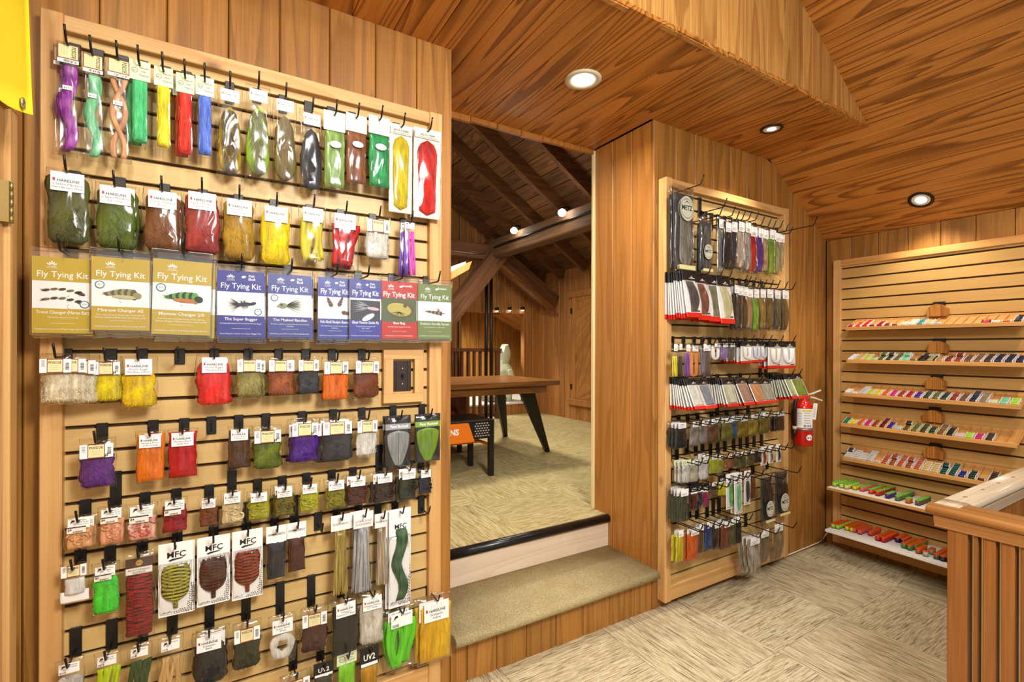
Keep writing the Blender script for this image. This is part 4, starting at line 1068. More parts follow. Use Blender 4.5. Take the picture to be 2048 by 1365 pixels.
L1(r, (519, 583, 408, 532), D, 'hare', 'fluff', (246, 218, 16), (232, 190, 10), 'clear bag of bright yellow marabou', ['x Select Marabou', 'Yellow'], zf=(.06, .97))
L1(r, (597, 652, 411, 534), D, 'hare', 'strips', (226, 212, 60), (196, 178, 36), 'clear bag of yellow folded hide strips', ['Zonker Strips', 'Yellow'])
L1(r, (659, 717, 423, 540), D, 'hare', 'strips', (214, 30, 30), (160, 16, 22), 'clear bag of bright red hide strips', ['Rabbit Strips', 'Hot Red'], dup=[(.004, .018)])
L1(r, (728, 780, 432, 522), D, 'posc', 'fluff', (230, 226, 214), (200, 194, 180), 'clear bag of white fluff')
L1(r, (804, 831, 441, 553), D, 'tag', 'tubes', (110, 70, 180), (224, 80, 190), 'slim bag of purple and pink tubing', zf=(.2, .98), dup=[(-.012, .016)])
r = 'third'
kit((64, 186, 516, 667), .10, (190, 160, 40), False, 'Trout Changer (Hares Ear)', ['The most realistic trout fly'], 'nymphs', [(52, 40, 30), (110, 96, 52), (150, 90, 40)], 'gold kit showing two segmented nymph flies', 1, top_ext=.026)
kit((183, 299, 517, 661), .115, (192, 160, 46), False, 'Minnow Changer #2', ["Fool even the most discerning of fish with the", "Minnow Changer's lifelike action and realistic profile"], 'minnow', [(84, 78, 44), (150, 140, 84), (196, 184, 130)], 'gold kit showing an olive minnow fly', -1, top_ext=.026, dup=2)
kit((307, 424, 522, 670), .11, (192, 162, 50), False, 'Minnow Changer 2/0', ["Fool even the most discerning of fish with the", "Minnow Changer's lifelike action and realistic profile"], 'minnow_bar', [(30, 40, 26), (90, 160, 44), (196, 110, 40)], 'gold kit showing a green barred minnow fly', -1, top_ext=.030, tilt=.02, dup=2)
kit((434, 529, 543, 675), .10, (54, 54, 140), False, 'The Super Bugger', ['An improved version of the traditional Woolly Bugger'], 'bugger', [(34, 30, 36), (60, 56, 66), (60, 56, 66)], 'blue kit showing a black bugger fly', 1, 'Fish Skull', dup=2)
kit((536, 623, 550, 675), .10, (60, 66, 140), False, 'The Masked Bandito', ['A simple, weightless articulated streamer for trout and', 'saltwater'], 'bandito', [(50, 50, 36), (140, 146, 106), (200, 60, 70)], 'blue kit showing a pale bucktail fly', -1, 'Fish Skull')
kit((636, 702, 556, 678), .10, (52, 62, 150), True, 'Fish-Skull Skulpin Bunny', ['The ultimate go-to fish-fooling sculpin', 'imitation'], 'sculpins', [(60, 44, 34), (130, 96, 72), (130, 96, 72)], 'blue kit showing three brown sculpin flies', 0, 'Fish Skull', dup=2)
kit((699, 762, 560, 678), .115, (58, 62, 150), True, 'Glass Minnow Guide Fly', ['The guides go-to pattern for', 'clear water'], 'glass', [(58, 60, 70), (236, 232, 236), (226, 180, 190)], 'blue kit showing a white minnow fly', 0, 'Fish Skull', photo=True)
kit((760, 835, 564, 678), .10, (192, 48, 34), True, 'Bass Bug', ['A proven topwater pattern for bass'], 'bass', [(96, 84, 44), (86, 96, 60), (190, 174, 84)], 'red kit showing a bass close up', 0, 'Scientific', photo=True)
kit((836, 902, 570, 678), .10, (116, 130, 64), False, 'Evolution Stonefly Nymph', ['A new generation stonefly imitation'], 'stonefly', [(70, 56, 30), (150, 126, 74), (150, 126, 74)], 'green kit showing a stonefly nymph', 0, 'Evolution')
r = 'fourth'
L1(r, (80, 152, 707, 810), D + .02, 'posc', 'fluff', (232, 220, 186), (210, 190, 150), 'pillow bag of ivory fluff', dup=[(.028, .012), (.050, .024)], T=.026)
L1(r, (182, 246, 714, 806), D, 'posc', 'fluff', (232, 212, 26), (206, 180, 12), 'bag of lemon yellow plumes with tan label', price='$4')
L1(r, (241, 315, 712, 820), D, 'hare', 'fluff', (238, 206, 16), (206, 166, 8), 'bag of yellow plumes with white label', ['Woolly Bugger', 'Marabou Yellow'], zf=(.3, .95))
L1(r, (391, 465, 709, 814), D, 'hare', 'fluff', (216, 26, 30), (236, 70, 50), 'bag of red plumes', ['Woolly Bugger', 'Marabou Red'], zf=(.14, .96))
L1(r, (470, 526, 711, 797), D, 'posc', 'fluff', (176, 162, 92), (98, 92, 38), 'bag of straw coloured chopped fur', dup=[(.012, .018)])
L1(r, (534, 588, 712, 794), D, 'posc', 'fluff', (172, 92, 48), (120, 58, 26), 'bag of rusty brown fur', dup=[(.008, .018)])
L1(r, (593, 639, 712, 791), D, 'posc', 'fluff', (64, 64, 68), (34, 34, 38), 'bag of charcoal fur')
L1(r, (643, 698, 714, 803), D, 'posc', 'quill', (240, 122, 10), (222, 96, 4), 'bag of bright orange fur', price='$4')
L1(r, (705, 759, 714, 799), D, 'posc', 'fluff', (136, 70, 38), (92, 44, 22), 'bag of reddish brown fur')
r = 'fifth'
L1(r, (156, 233, 876, 977), D, 'posc', 'fluff', (112, 52, 140), (66, 26, 96), 'bag of violet plumes with tan label', price='$5', zf=(.30, .97), lines=['POSCOE'])
L1(r, (271, 331, 862, 966), D, 'hare', 'quill', (246, 132, 12), (232, 108, 6), 'bag of orange marabou quills', ['Marabou Blood', 'Quills Orange'], zf=(.06, .96))
L1(r, (335, 396, 858, 959), D, 'hare', 'quill', (208, 18, 22), (176, 10, 16), 'bag of red marabou quills', ['Marabou Blood', 'Quills Red'], zf=(.06, .96))
L1(r, (455, 502, 853, 940), D, 'hare', 'quill', (98, 66, 36), (66, 42, 22), 'bag of brown marabou quills', ['Marabou Blood', 'Quills Brown'], zf=(.08, .96))
L1(r, (504, 565, 850, 940), D, 'posc', 'fluff', (112, 126, 30), (66, 80, 18), 'bag of moss green plumes', price='$5', zf=(.22, .97))
L1(r, (579, 638, 836, 927), D, 'posc', 'fluff', (86, 26, 144), (54, 14, 100), 'bag of deep purple fur', price='$5', dup=[(-.008, .02)])
L1(r, (640, 706, 833, 925), D, 'posc', 'fluff', (66, 62, 62), (38, 36, 38), 'bag of black grey fur', zf=(.22, .97), dup=[(-.024, .016)])
L1(r, (709, 755, 832, 915), D, 'posc', 'fluff', (236, 232, 220), (212, 206, 194), 'bag of snow white fluff')
L1(r, (771, 821, 832, 934), D, 'dark', 'fan', (158, 158, 156), (132, 132, 130), 'black card with a grey bucktail fan', ['Faux Bucktail'], dup=[(-.004, .02)])
L1(r, (830, 880, 828, 924), D, 'dark', 'fan', (136, 170, 44), (96, 136, 30), 'black card with a green bucktail fan', ['Faux Bucktail'])
r = 'sixth'
L1(r, (128, 191, 1031, 1100), D, 'tag', 'curl', (226, 146, 80), (240, 196, 140), 'bag of pale orange rabbit strips', ['Rabbit', 'Flash Strips', 'Two Tone'], price='$4', dup=[(.006, .014)])
L1(r, (195, 252, 1012, 1091), D, 'tag', 'curl', (232, 140, 90), (244, 190, 150), 'bag of salmon orange rabbit strips', ['Rabbit', 'Flash Strips', 'Two Tone'], price='$4')
L1(r, (252, 316, 1007, 1084), D, 'tag', 'curl', (222, 90, 56), (250, 226, 206), 'bag of orange and cream rabbit strips', ['Rabbit', 'Flash Strips', 'Two Tone'], price='$4')
L1(r, (322, 377, 996, 1067), D, 'tag', 'curl', (176, 24, 34), (120, 12, 22), 'bag of crimson barred rabbit strips', ['Black', 'Barred Rabbit', 'Strips Red'], price='$5', zf=(.2, .96))
L1(r, (397, 438, 994, 1056), D, 'hare', 'curl', (150, 74, 26), (84, 40, 16), 'bag of rust brown rabbit strips', ['Black Barred Rabbit', 'Strips Crawfish'], zf=(.35, .95))
L1(r, (440, 489, 980, 1051), D, 'hare', 'curl', (206, 176, 120), (230, 210, 160), 'bag of tan crosscut rabbit strips', ['Crosscut Rabbit', 'Strips Tan'], zf=(.35, .95))
L1(r, (493, 542, 981, 1042), D, 'hare', 'curl', (184, 180, 36), (138, 132, 20), 'bag of golden olive rabbit strips', ['Rabbit Strips', 'Golden Olive'], zf=(.2, .96))
L1(r, (546, 591, 970, 1035), D, 'hare', 'curl', (128, 116, 34), (94, 84, 22), 'bag of sculpin olive rabbit strips', ['Rabbit Strips', 'Sculpin Olive'], zf=(.3, .96), dup=[(-.006, .016)])
L1(r, (597, 640, 964, 1025), D, 'hare', 'curl', (198, 196, 40), (150, 150, 20), 'bag of lime yellow rabbit strips', ['Rabbit Strips Olive'], zf=(.3, .96))
L1(r, (647, 694, 956, 1020), D, 'hare', 'curl', (150, 142, 24), (112, 104, 14), 'bag of mustard olive rabbit strips', ['Crosscut Rabbit', 'Strips Olive'], zf=(.3, .96))
L1(r, (692, 736, 949, 1012), D, 'hare', 'curl', (96, 46, 26), (62, 30, 18), 'bag of chestnut brown rabbit strips', ['Rabbit Strips', 'Brown'], zf=(.3, .96), dup=[(-.010, .016)])
L1(r, (746, 789, 942, 1006), D, 'hare', 'curl', (62, 42, 34), (40, 28, 24), 'bag of very dark brown rabbit strips', ['Crosscut Rabbit', 'Strips Dark Brown'], zf=(.3, .96), dup=[(-.014, .016)])
L1(r, (795, 835, 933, 1002), D, 'hare', 'curl', (52, 56, 38), (34, 38, 28), 'bag of dark olive black rabbit strips', ['Rabbit Strips Dark', 'Olive'], zf=(.3, .96), dup=[(-.010, .016)])
L1(r, (835, 864, 936, 990), D - .02, 'hare', 'curl', (34, 38, 56), (24, 26, 36), 'bag of navy black rabbit strips', ['Crosscut Rabbit', 'Strips Black'], zf=(.3, .96))
r = 'seventh'
L1(r, (120, 179, 1126, 1204), D, 'yarn', 'roll', (240, 238, 230), (222, 218, 208), 'winding card wrapped with white yarn')
L1(r, (183, 240, 1125, 1231), D, 'tag', 'fluff', (88, 224, 66), (60, 206, 44), 'bag of neon green wing fibre', ['Ice Wing', 'Fiber', 'FL', 'Chartreuse'], price='$3', zf=(.26, .96))
L1(r, (246, 311, 1103, 1275), D, 'schl', 'barred_long', (176, 34, 30), (40, 20, 20), 'long bag of red and black barred feathers', ['Barred Schlappen', 'Red/Black'])
L1(r, (316, 386, 1086, 1232), D, 'mfc', 'barred', (206, 196, 66), (38, 34, 20), 'white card with yellow black barred feather pelt', dup=[(.004, .014)])
L1(r, (394, 459, 1074, 1209), D, 'mfc', 'barred', (104, 54, 30), (50, 30, 22), 'white card with dark brown barred pelt', dup=[(.002, .014)])
L1(r, (464, 525, 1061, 1198), D, 'mfc', 'barred', (176, 74, 30), (44, 28, 24), 'white card with orange black barred pelt', dup=[(.002, .014)])
L1(r, (532, 573, 1053, 1163), D, 'wcard', 'quill', (58, 54, 58), (34, 32, 38), 'white topped packet of black shimmer fibre', ['SHIMMERBOU'])
L1(r, (574, 612, 1046, 1148), D, 'wcard', 'quill', (92, 46, 28), (50, 26, 18), 'white topped packet of brown shimmer fibre', ['SHIMMERBOU'])
L1(r, (660, 701, 1031, 1189), D, 'flash', 'flash', (150, 122, 42), (216, 190, 100), 'packet of long gold tinsel strands', ['FLASHABOU'])
L1(r, (705, 747, 1025, 1186), D, 'flash', 'flash', (150, 150, 152), (226, 226, 228), 'packet of long silver tinsel strands', ['LATERAL SCALE', 'FLASHABOU'], price='r', dup=[(-.010, .016)])
L1(r, (748, 777, 1028, 1171), D - .02, 'flash', 'flash', (160, 136, 104), (220, 200, 170), 'packet of champagne gold tinsel strands', ['FLASHABOU'])
L1(r, (778, 822, 1018, 1215), D, 'mfc', 'wave', (62, 88, 60), (96, 122, 88), 'tall white card with wavy dark green hank', zf=(.20, .93), dup=[(-.008, .016)])
r = 'eighth'
L1(r, (110, 169, 1318, 1420), D, 'tag', 'fluff', (214, 208, 196), (190, 182, 170), 'bag of pale grey tails, lower left', ['Chicone', 'Crusher'])
L1(r, (188, 242, 1303, 1410), D, 'tag', 'strips', (204, 226, 20), (166, 196, 10), 'bag of fluorescent yellow silicone legs', ['Sparkle', 'Original'], zf=(.3, .97))
L1(r, (255, 304, 1287, 1400), D, 'tag', 'strips', (66, 92, 44), (40, 60, 28), 'bag of forest green worm legs', ['Original'], zf=(.3, .97))
L1(r, (315, 367, 1272, 1390), D, 'tag', 'strips', (216, 176, 112), (190, 146, 84), 'bag of tan worm legs', ['Original'], zf=(.34, .97))
L1(r, (384, 452, 1260, 1372), D, 'hare', 'fluff', (50, 46, 46), (30, 28, 30), 'bag of black schlappen feathers', ['Schlappen', 'Black'], zf=(.24, .97), dup=[(.010, .016)])
L1(r, (464, 523, 1242, 1339), D, 'posc', 'fluff', (64, 62, 38), (42, 42, 26), 'bag of dark moss dubbing')
L1(r, (536, 592, 1229, 1328), D, 'hare', 'donut', (236, 230, 218), (214, 206, 192), 'bag with a ring of white wool', ['Sculpin Wool', 'White'], zf=(.34, .93))
L1(r, (600, 656, 1213, 1306), D, 'posc', 'fluff', (88, 52, 44), (58, 34, 30), 'bag of maroon brown dubbing')
L1(r, (662, 716, 1195, 1312), D, 'hare', 'quill', (44, 42, 40), (28, 28, 28), 'bag of flat black feathers', ['Schlappen', 'Feathers 6-7" Black'], zf=(.12, .97))
L1(r, (717, 768, 1183, 1291), D, 'hare', 'fluff', (226, 218, 200), (196, 186, 166), 'bag of creamy white feathers', ['Schlappen Feathers', '5-7" White'], zf=(.14, .96))
L1(r, (770, 831, 1216, 1339), D, 'tag', 'strips', (112, 222, 40), (80, 196, 24), 'bag of neon green feathers', ['Schlappen'], zf=(.2, .97), dup=[(-.008, .02)])
L1(r, (836, 903, 1192, 1323), D, 'hare', 'quill', (246, 196, 12), (226, 160, 6), 'bag of golden yellow feathers', ['Schlappen', 'Yellow'], zf=(.14, .97), dup=[(-.016, .018)])
r = 'bottom'
L1(r, (559, 622, 1345, 1440), D, 'posc', 'fluff', (190, 180, 160), (160, 150, 130), 'bag with white barcode label at the lower edge')
L1(r, (627, 667, 1325, 1400), D, 'uv2', 'fluff', (76, 66, 42), (50, 44, 28), 'black topped packet of olive brown fibre')
L1(r, (673, 713, 1304, 1410), D, 'card', 'quill', (150, 220, 40), (110, 196, 30), 'green carded packet of chartreuse fibre', ['Pseudo', 'Hair', 'Material'])
L1(r, (719, 757, 1294, 1400), D, 'uv2', 'quill', (204, 150, 16), (170, 118, 8), 'black topped packet of gold fibre')
# bare hooks
for px, nm in (((360, 706), 'empty black hook between yellow and red plume bags, fourth row'), ((423, 846), 'empty black hook right of the red quills, fifth row'),
               ((636, 1040), 'empty black hook right of the shimmer packets, seventh row'), ((842, 1008), 'empty black hook at the right post, seventh row')):
    p = onY(px[0], px[1], YS); hook(float(p[0]), float(p[2]) - .018, .075, nm, HGRP['left'])

# ------------------------------------------------------------------ right panel
def R1(*a, **k): return bag('right', *a, L=.20, tipl=.045, **k)
r = 'top'; DR = .15
R1(r, (1346, 1388, 372, 547), .12, 'metz', 'saddle', (170, 164, 152), (104, 98, 92), 'tall bag of grey hackle with round label', [.27], dup=[(.012, .02), (.006, .04)])
R1(r, (1400, 1424, 434, 548), .12, 'metz', 'saddle', (120, 116, 112), (74, 66, 62), 'slim bag of slate hackle with round label', [.62], dup=[(.012, .025)])
R1(r, (1433, 1446, 434, 551), .13, 'zip', 'arc', (160, 158, 154), (120, 116, 112), 'slim bag of pale grey hackle')
R1(r, (1446, 1462, 441, 539), DR, 'zip', 'quill', (36, 34, 36), (60, 56, 56), 'slim bag of jet black hair')
R1(r, (1458, 1474, 440, 540), DR, 'zip', 'quill', (70, 68, 72), (44, 42, 46), 'slim bag of dark grey hair', dup=[(.004, .03)])
R1(r, (1470, 1488, 440, 540), DR, 'zip', 'feather', (236, 230, 220), (190, 150, 104), 'slim bag of white and tan hair')
R1(r, (1484, 1501, 441, 545), DR, 'zip', 'feather', (226, 218, 206), (120, 100, 84), 'slim bag of white mottled hair', dup=[(-.012, .03)])
R1(r, (1495, 1514, 450, 547), DR, 'zip', 'arc', (214, 30, 36), (170, 18, 26), 'slim bag of curved red hair', dup=[(.004, .03)])
R1(r, (1510, 1526, 453, 548), DR, 'zip', 'arc', (104, 50, 160), (74, 30, 120), 'slim bag of curved purple hair', dup=[(.004, .03)])
R1(r, (1522, 1535, 456, 546), DR, 'zip', 'arc', (210, 178, 126), (180, 146, 94), 'slim bag of cream hair')
R1(r, (1532, 1552, 456, 552), DR, 'zip', 'arc', (134, 176, 36), (100, 140, 24), 'slim bag of curved apple green hair', dup=[(.004, .03)])
R1(r, (1546, 1560, 463, 551), DR, 'zip', 'arc', (170, 172, 110), (140, 140, 84), 'slim bag of pale sage hair')
R1(r, (1556, 1568, 466, 546), DR, 'zip', 'arc', (206, 190, 154), (176, 158, 122), 'slim bag of sand coloured hair')
p = onY(1556, 463, YS - .03); hook(float(p[0]) + .03, float(p[2]), .24, 'long empty black hook at the right post, top row', HGRP['right'], .05)
p = onY(1404, 426, YS - .02); hook(float(p[0]), float(p[2]), .16, 'empty black hook beside the tall hackle bag, top row', HGRP['right'], .045)
r = 'second'
R1(r, (1363, 1391, 541, 640), .15, 'blk', 'arc', (104, 100, 98), (70, 68, 70), 'white backed packet of slate grey cape', dup=[(-.003, .013 * (k + 1)) for k in range(8)], lean=.16)
R1(r, (1386, 1412, 546, 645), .15, 'blk', 'arc', (150, 92, 76), (120, 70, 56), 'white backed packet of red brown cape', dup=[(0, .016), (0, .032)], lean=.14)
R1(r, (1409, 1437, 550, 648), .15, 'blk', 'arc', (140, 140, 110), (110, 110, 84), 'white backed packet of grey olive cape', dup=[(0, .016), (0, .032)], lean=.14)
R1(r, (1431, 1458, 552, 652), .16, 'blk', 'arc', (226, 220, 170), (206, 198, 140), 'white backed packet of pale yellow cape', dup=[(0, .016)], lean=.14)
for x0, x1, y0, y1, c, nm in ((1464, 1476, 566, 660, (40, 34, 30), 'black'), (1471, 1485, 568, 660, (82, 62, 40), 'dark brown'), (1480, 1495, 570, 661, (98, 72, 44), 'mid brown'), (1489, 1505, 574, 660, (206, 160, 106), 'peach tan'),
                            (1501, 1517, 574, 664, (150, 208, 60), 'lime green'), (1514, 1530, 575, 660, (176, 144, 58), 'gold'), (1526, 1546, 575, 662, (130, 98, 44), 'bronze'), (1542, 1560, 577, 662, (84, 88, 62), 'grey green'), (1557, 1577, 577, 664, (104, 88, 42), 'olive brown')):
    R1(r, (x0, x1, y0, y1), .15, 'zip', 'arc', c, tuple(int(v * .6) for v in c), 'slim bag of curved %s hackle' % nm, dup=[(.004, .025)])
r = 'third'
R1(r, (1343, 1355, 685, 755), .13, 'zip', 'tubes', (222, 206, 40), (236, 222, 60), 'slim bag of straight yellow tubing', zf=(.4, .98))
R1(r, (1355, 1364, 685, 755), .13, 'zip', 'tubes', (60, 54, 50), (90, 80, 70), 'slim bag of straight dark tubing', zf=(.4, .98))
R1(r, (1368, 1380, 686, 755), .15, 'zip', 'tubes', (110, 70, 150), (140, 90, 170), 'slim bag of purple tubing', zf=(.3, .98))
R1(r, (1378, 1396, 686, 755), .15, 'zip', 'loop', (212, 122, 56), (236, 160, 90), 'bag of orange looped tubing', zf=(.15, .98))
R1(r, (1398, 1421, 685, 755), .15, 'zip', 'tubes', (120, 106, 112), (90, 78, 74), 'bag of grey mauve tubing', zf=(.2, .98))
R1(r, (1422, 1440, 686, 721), .15, 'zip', 'loop', (236, 234, 228), (214, 210, 200), 'small bag of white looped tubing', zf=(.2, .97))
R1(r, (1440, 1455, 686, 721), .15, 'zip', 'loop', (128, 90, 160), (150, 110, 180), 'small bag of purple looped tubing', zf=(.2, .97))
R1(r, (1455, 1469, 686, 721), .15, 'zip', 'loop', (92, 88, 64), (70, 66, 50), 'small bag of olive looped tubing', zf=(.2, .97))
R1(r, (1482, 1504, 683, 727), .18, 'blk', 'loop', (230, 226, 214), (200, 196, 184), 'black topped packet of cream tubing', dup=[(-.004, .022 * (k + 1)) for k in range(6)])
R1(r, (1503, 1522, 683, 725), .18, 'blk', 'loop', (200, 204, 214), (170, 174, 184), 'black topped packet of clear tubing', dup=[(0, .02), (0, .04)])
R1(r, (1518, 1538, 683, 724), .18, 'blk', 'loop', (210, 208, 206), (180, 176, 176), 'black topped packet of smoke tubing', dup=[(0, .02)])
R1(r, (1536, 1565, 683, 737), .20, 'blk', 'loop', (226, 220, 208), (206, 200, 188), 'larger black topped packet of cream tubing', dup=[(-.004, .025), (-.010, .05)])
R1(r, (1560, 1590, 683, 737), .20, 'blk', 'loop', (236, 234, 230), (214, 210, 206), 'larger black topped packet of white tubing')
r = 'fourth'
def fan(x0, x1, y0, y1, c, nm, n, d=.15, lean=.42): R1(r, (x0, x1, y0, y1), d, 'blk', 'oval', c, tuple(int(v * .85) for v in c), 'black topped packet of %s' % nm, dup=[(-.002, .0125 * (k + 1)) for k in range(n)], lean=lean)
fan(1370, 1391, 757, 818, (232, 228, 216), 'white foam sheet', 8)
fan(1390, 1412, 757, 817, (138, 148, 162), 'blue grey foam sheet', 2)
fan(1441, 1463, 757, 814, (226, 224, 190), 'pale lemon foam sheet', 8, lean=.30)
fan(1467, 1489, 756, 810, (190, 146, 124), 'pink brown foam sheet', 4)
fan(1492, 1514, 757, 808, (226, 156, 100), 'peach orange foam sheet', 3)
fan(1513, 1535, 758, 806, (180, 180, 160), 'grey green foam sheet', 2)
fan(1563, 1584, 748, 797, (206, 222, 150), 'light green foam sheet', 8, .18)
fan(1577, 1599, 748, 797, (140, 164, 64), 'leaf green foam sheet', 1, .19)
r = 'fifth'
for x0, x1, y0, y1, f, c, nm, dp in ((1348, 1373, 843, 898, 'fluff', (46, 42, 40), 'black clipped feathers', 2), (1378, 1397, 841, 894, 'fluff', (160, 148, 138), 'grey and white feathers', 0), (1397, 1415, 839, 889, 'fluff', (150, 138, 128), 'ash grey feathers', 0),
        (1415, 1437, 835, 887, 'fluff', (112, 74, 50), 'brown clipped feathers', 1), (1442, 1466, 833, 882, 'fluff', (122, 120, 44), 'olive speckled feathers', 3), (1458, 1473, 830, 877, 'fluff', (60, 96, 140), 'steel blue feathers', 1),
        (1474, 1495, 831, 876, 'fluff', (150, 122, 30), 'dark gold feathers', 1), (1495, 1516, 827, 873, 'fluff', (164, 140, 44), 'yellow olive feathers', 0), (1518, 1537, 823, 869, 'fluff', (126, 112, 34), 'green olive feathers', 1), (1547, 1568, 822, 863, 'quill', (70, 50, 40), 'dark chocolate hair', 1)):
    R1(r, (x0, x1, y0, y1), .11, 'zip', f, c, tuple(int(v * .6) for v in c), 'clear bag of %s' % nm, ['HARELINE'], dup=[(-.006, .02 * (k + 1)) for k in range(dp)], zf=(.24, .97))
r = 'sixth'
for x0, x1, y0, y1, hd, f, c, nm, dp in ((1363, 1381, 921, 968, 'card', 'fluff', (226, 222, 210), 'pale carded packet of white fluff', 2), (1379, 1395, 918, 966, 'zip', 'fluff', (214, 204, 180), 'small bag of cream fluff', 0), (1397, 1417, 906, 962, 'zip', 'fluff', (226, 224, 216), 'small bag of snowy fluff', 1),
        (1418, 1433, 909, 949, 'zip', 'quill', (196, 200, 60), 'small bag of lime hair', 0), (1433, 1445, 909, 948, 'zip', 'quill', (186, 190, 70), 'small bag of yellow green hair', 0), (1447, 1463, 908, 938, 'zip', 'fluff', (166, 108, 60), 'small bag of orange brown fur', 0), (1463, 1476, 903, 935, 'zip', 'fluff', (116, 88, 50), 'small bag of mid brown fur', 0),
        (1476, 1492, 901, 938, 'zip', 'fluff', (92, 92, 46), 'small bag of moss fur', 0), (1495, 1508, 898, 932, 'zip', 'fluff', (100, 90, 44), 'small bag of khaki fur', 0), (1508, 1522, 896, 927, 'zip', 'fluff', (56, 44, 38), 'small bag of black brown fur', 0), (1522, 1535, 894, 931, 'slim', 'arc', (206, 70, 50), 'slim white card with red feather', 0), (1538, 1547, 892, 927, 'slim', 'arc', (150, 150, 150), 'slim white card with grey feather', 0), (1553, 1562, 889, 924, 'slim', 'arc', (50, 60, 90), 'slim white card with navy feather', 0)):
    R1(r, (x0, x1, y0, y1), .12, hd, f, c, tuple(int(v * .75) for v in c), nm, ['HARELINE'] if hd == 'zip' else (), dup=[(-.012, .02 * (k + 1)) for k in range(dp)])
r = 'seventh'
R1(r, (1354, 1377, 974, 1045), .13, 'zip', 'flash', (52, 58, 44), (110, 116, 90), 'bag of dark green tinsel', dup=[(-.012, .02 * (k + 1)) for k in range(3)])
R1(r, (1380, 1394, 969, 1023), .11, 'uv2', 'arc', (120, 54, 46), (60, 30, 28), 'black topped packet of dark red fur', dup=[(-.004, .02)])
R1(r, (1394, 1406, 967, 1016), .11, 'uv2', 'arc', (50, 66, 92), (34, 40, 60), 'black topped packet of navy fur')
R1(r, (1404, 1417, 967, 1016), .11, 'uv2', 'arc', (200, 50, 110), (120, 30, 80), 'black topped packet of magenta fur')
R1(r, (1417, 1433, 963, 997), .11, 'zip', 'fluff', (130, 100, 76), (86, 64, 50), 'clear bag of hare brown fur', ['HARELINE'])
R1(r, (1435, 1452, 951, 995), .11, 'uv2', 'strips', (214, 204, 20), (186, 170, 10), 'black topped packet of yellow strips')
R1(r, (1452, 1470, 948, 1018), .12, 'slim', 'feather', (150, 210, 120), (110, 180, 90), 'tall white card with light green hank', ['MFC'])
R1(r, (1468, 1484, 947, 1027), .14, 'slim', 'feather', (150, 220, 170), (120, 196, 140), 'tall white card with mint hank', ['MFC'], dup=[(.012, .03)])
R1(r, (1489, 1501, 942, 1010), .12, 'slim', 'feather', (50, 50, 50), (90, 88, 88), 'tall white card with black hank', ['MFC'])
R1(r, (1499, 1510, 951, 1000), .10, 'bare', 'quill', (130, 82, 40), (90, 54, 26), 'slim bag of copper brown hair')
R1(r, (1522, 1545, 947, 1046), .10, 'metz', 'feather', (78, 66, 56), (48, 40, 36), 'tall bag of dark hackle with low round label', [.70])
R1(r, (1550, 1575, 936, 1032), .10, 'metz', 'feather', (74, 66, 60), (46, 40, 38), 'wide bag of charcoal hackle with low round label', [.70])
r = 'bottom'
for x0, x1, y0, y1, f, c, nm, dp in ((1351, 1367, 1056, 1126, 'quill', (230, 212, 24), 'long yellow hair', 1), (1373, 1399, 1052, 1124, 'quill', (238, 104, 14), 'long orange hair', 1), (1393, 1407, 1044, 1110, 'quill', (116, 78, 44), 'long tan brown hair', 1), (1408, 1423, 1040, 1103, 'quill', (40, 74, 140), 'long royal blue hair', 0),
        (1424, 1437, 1041, 1101, 'quill', (64, 40, 32), 'long dark brown hair', 1), (1441, 1461, 1038, 1101, 'quill', (130, 62, 40), 'long rust red hair', 2), (1456, 1471, 1034, 1093, 'quill', (104, 96, 48), 'long olive hair', 0), (1468, 1482, 1029, 1090, 'quill', (44, 38, 38), 'long black hair', 1)):
    R1(r, (x0, x1, y0, y1), .13, 'zip', f, c, tuple(int(v * .75) for v in c), 'clear bag of %s' % nm, dup=[(-.010, .02 * (k + 1)) for k in range(dp)])
R1(r, (1491, 1521, 1068, 1150), .17, 'zip', 'feather', (130, 104, 76), (226, 216, 200), 'large bag of speckled game feathers', dup=[(-.012, .02), (-.024, .04)], zf=(.1, .97))
R1(r, (1513, 1538, 1056, 1127), .12, 'zip', 'feather', (150, 124, 92), (110, 88, 64), 'bag of mottled partridge feathers', zf=(.2, .97))
R1(r, (1541, 1566, 1043, 1121), .10, 'zip', 'feather', (180, 146, 92), (110, 92, 70), 'bag of tan barred feathers', zf=(.2, .97))
# ------------------------------------------------------------------ thread trays on the right wall
TR = [('top', 1.616, 1.676), ('second', 1.387, 1.444), ('third', 1.151, 1.212), ('fourth', .934, 1.000), ('fifth', .693, .768)]
TX0, TX1, TY0, PIT = 3.805, 3.955, 1.748, .0442    # front, back, left end, slot pitch
_front = {'top': 1.735, 'second': 1.728, 'third': 1.748, 'fourth': 1.764, 'fifth': 1.752}
def tray(nm, zf, zb):
    yl = _front[nm]; yr = yl - 20.3 * PIT
    e = empty('spool_tray', (TX1, (yl + yr) / 2, zb)); tag(e, 'sloped wooden spool tray, %s of the five on the right wall' % nm, 'tray', 'spool trays on the right wall')
    inv = Vector(e.location); dx, dz = TX0 - TX1, zf - zb
    def B(name, s0, s1, y0, y1, h0, h1, mat, c=.0012):    # s along the slope 0 back .. 1 front, h normal to it
        mb = MB().cbox(s0, s1, y0, y1, h0, h1, c); ln = math.hypot(dx, dz)
        mb.v = [(TX1 + dx * a + (dz / ln) * -1 * 0 + (-dz / ln) * -h * 0 - inv.x, b - inv.y, zb + dz * a + h - inv.z) for a, b, h in mb.v]
        return mb.build(name, mat, e)
    B('tray_base', 0, 1.0, yr, yl, -.017, -.007, M['tray'], .0008); B('front_edge', .965, 1.005, yr, yl, -.019, .003, M['tray']); B('back_edge', -.01, .06, yr, yl, -.017, .003, M['tray'])
    for k in range(21): yy = yl - .004 - k * PIT; B('divider', .06, .965, yy - .0035, yy + .0035, -.007, .002, M['tray'], .0008)
    return e
for q in TR: tray(*q)
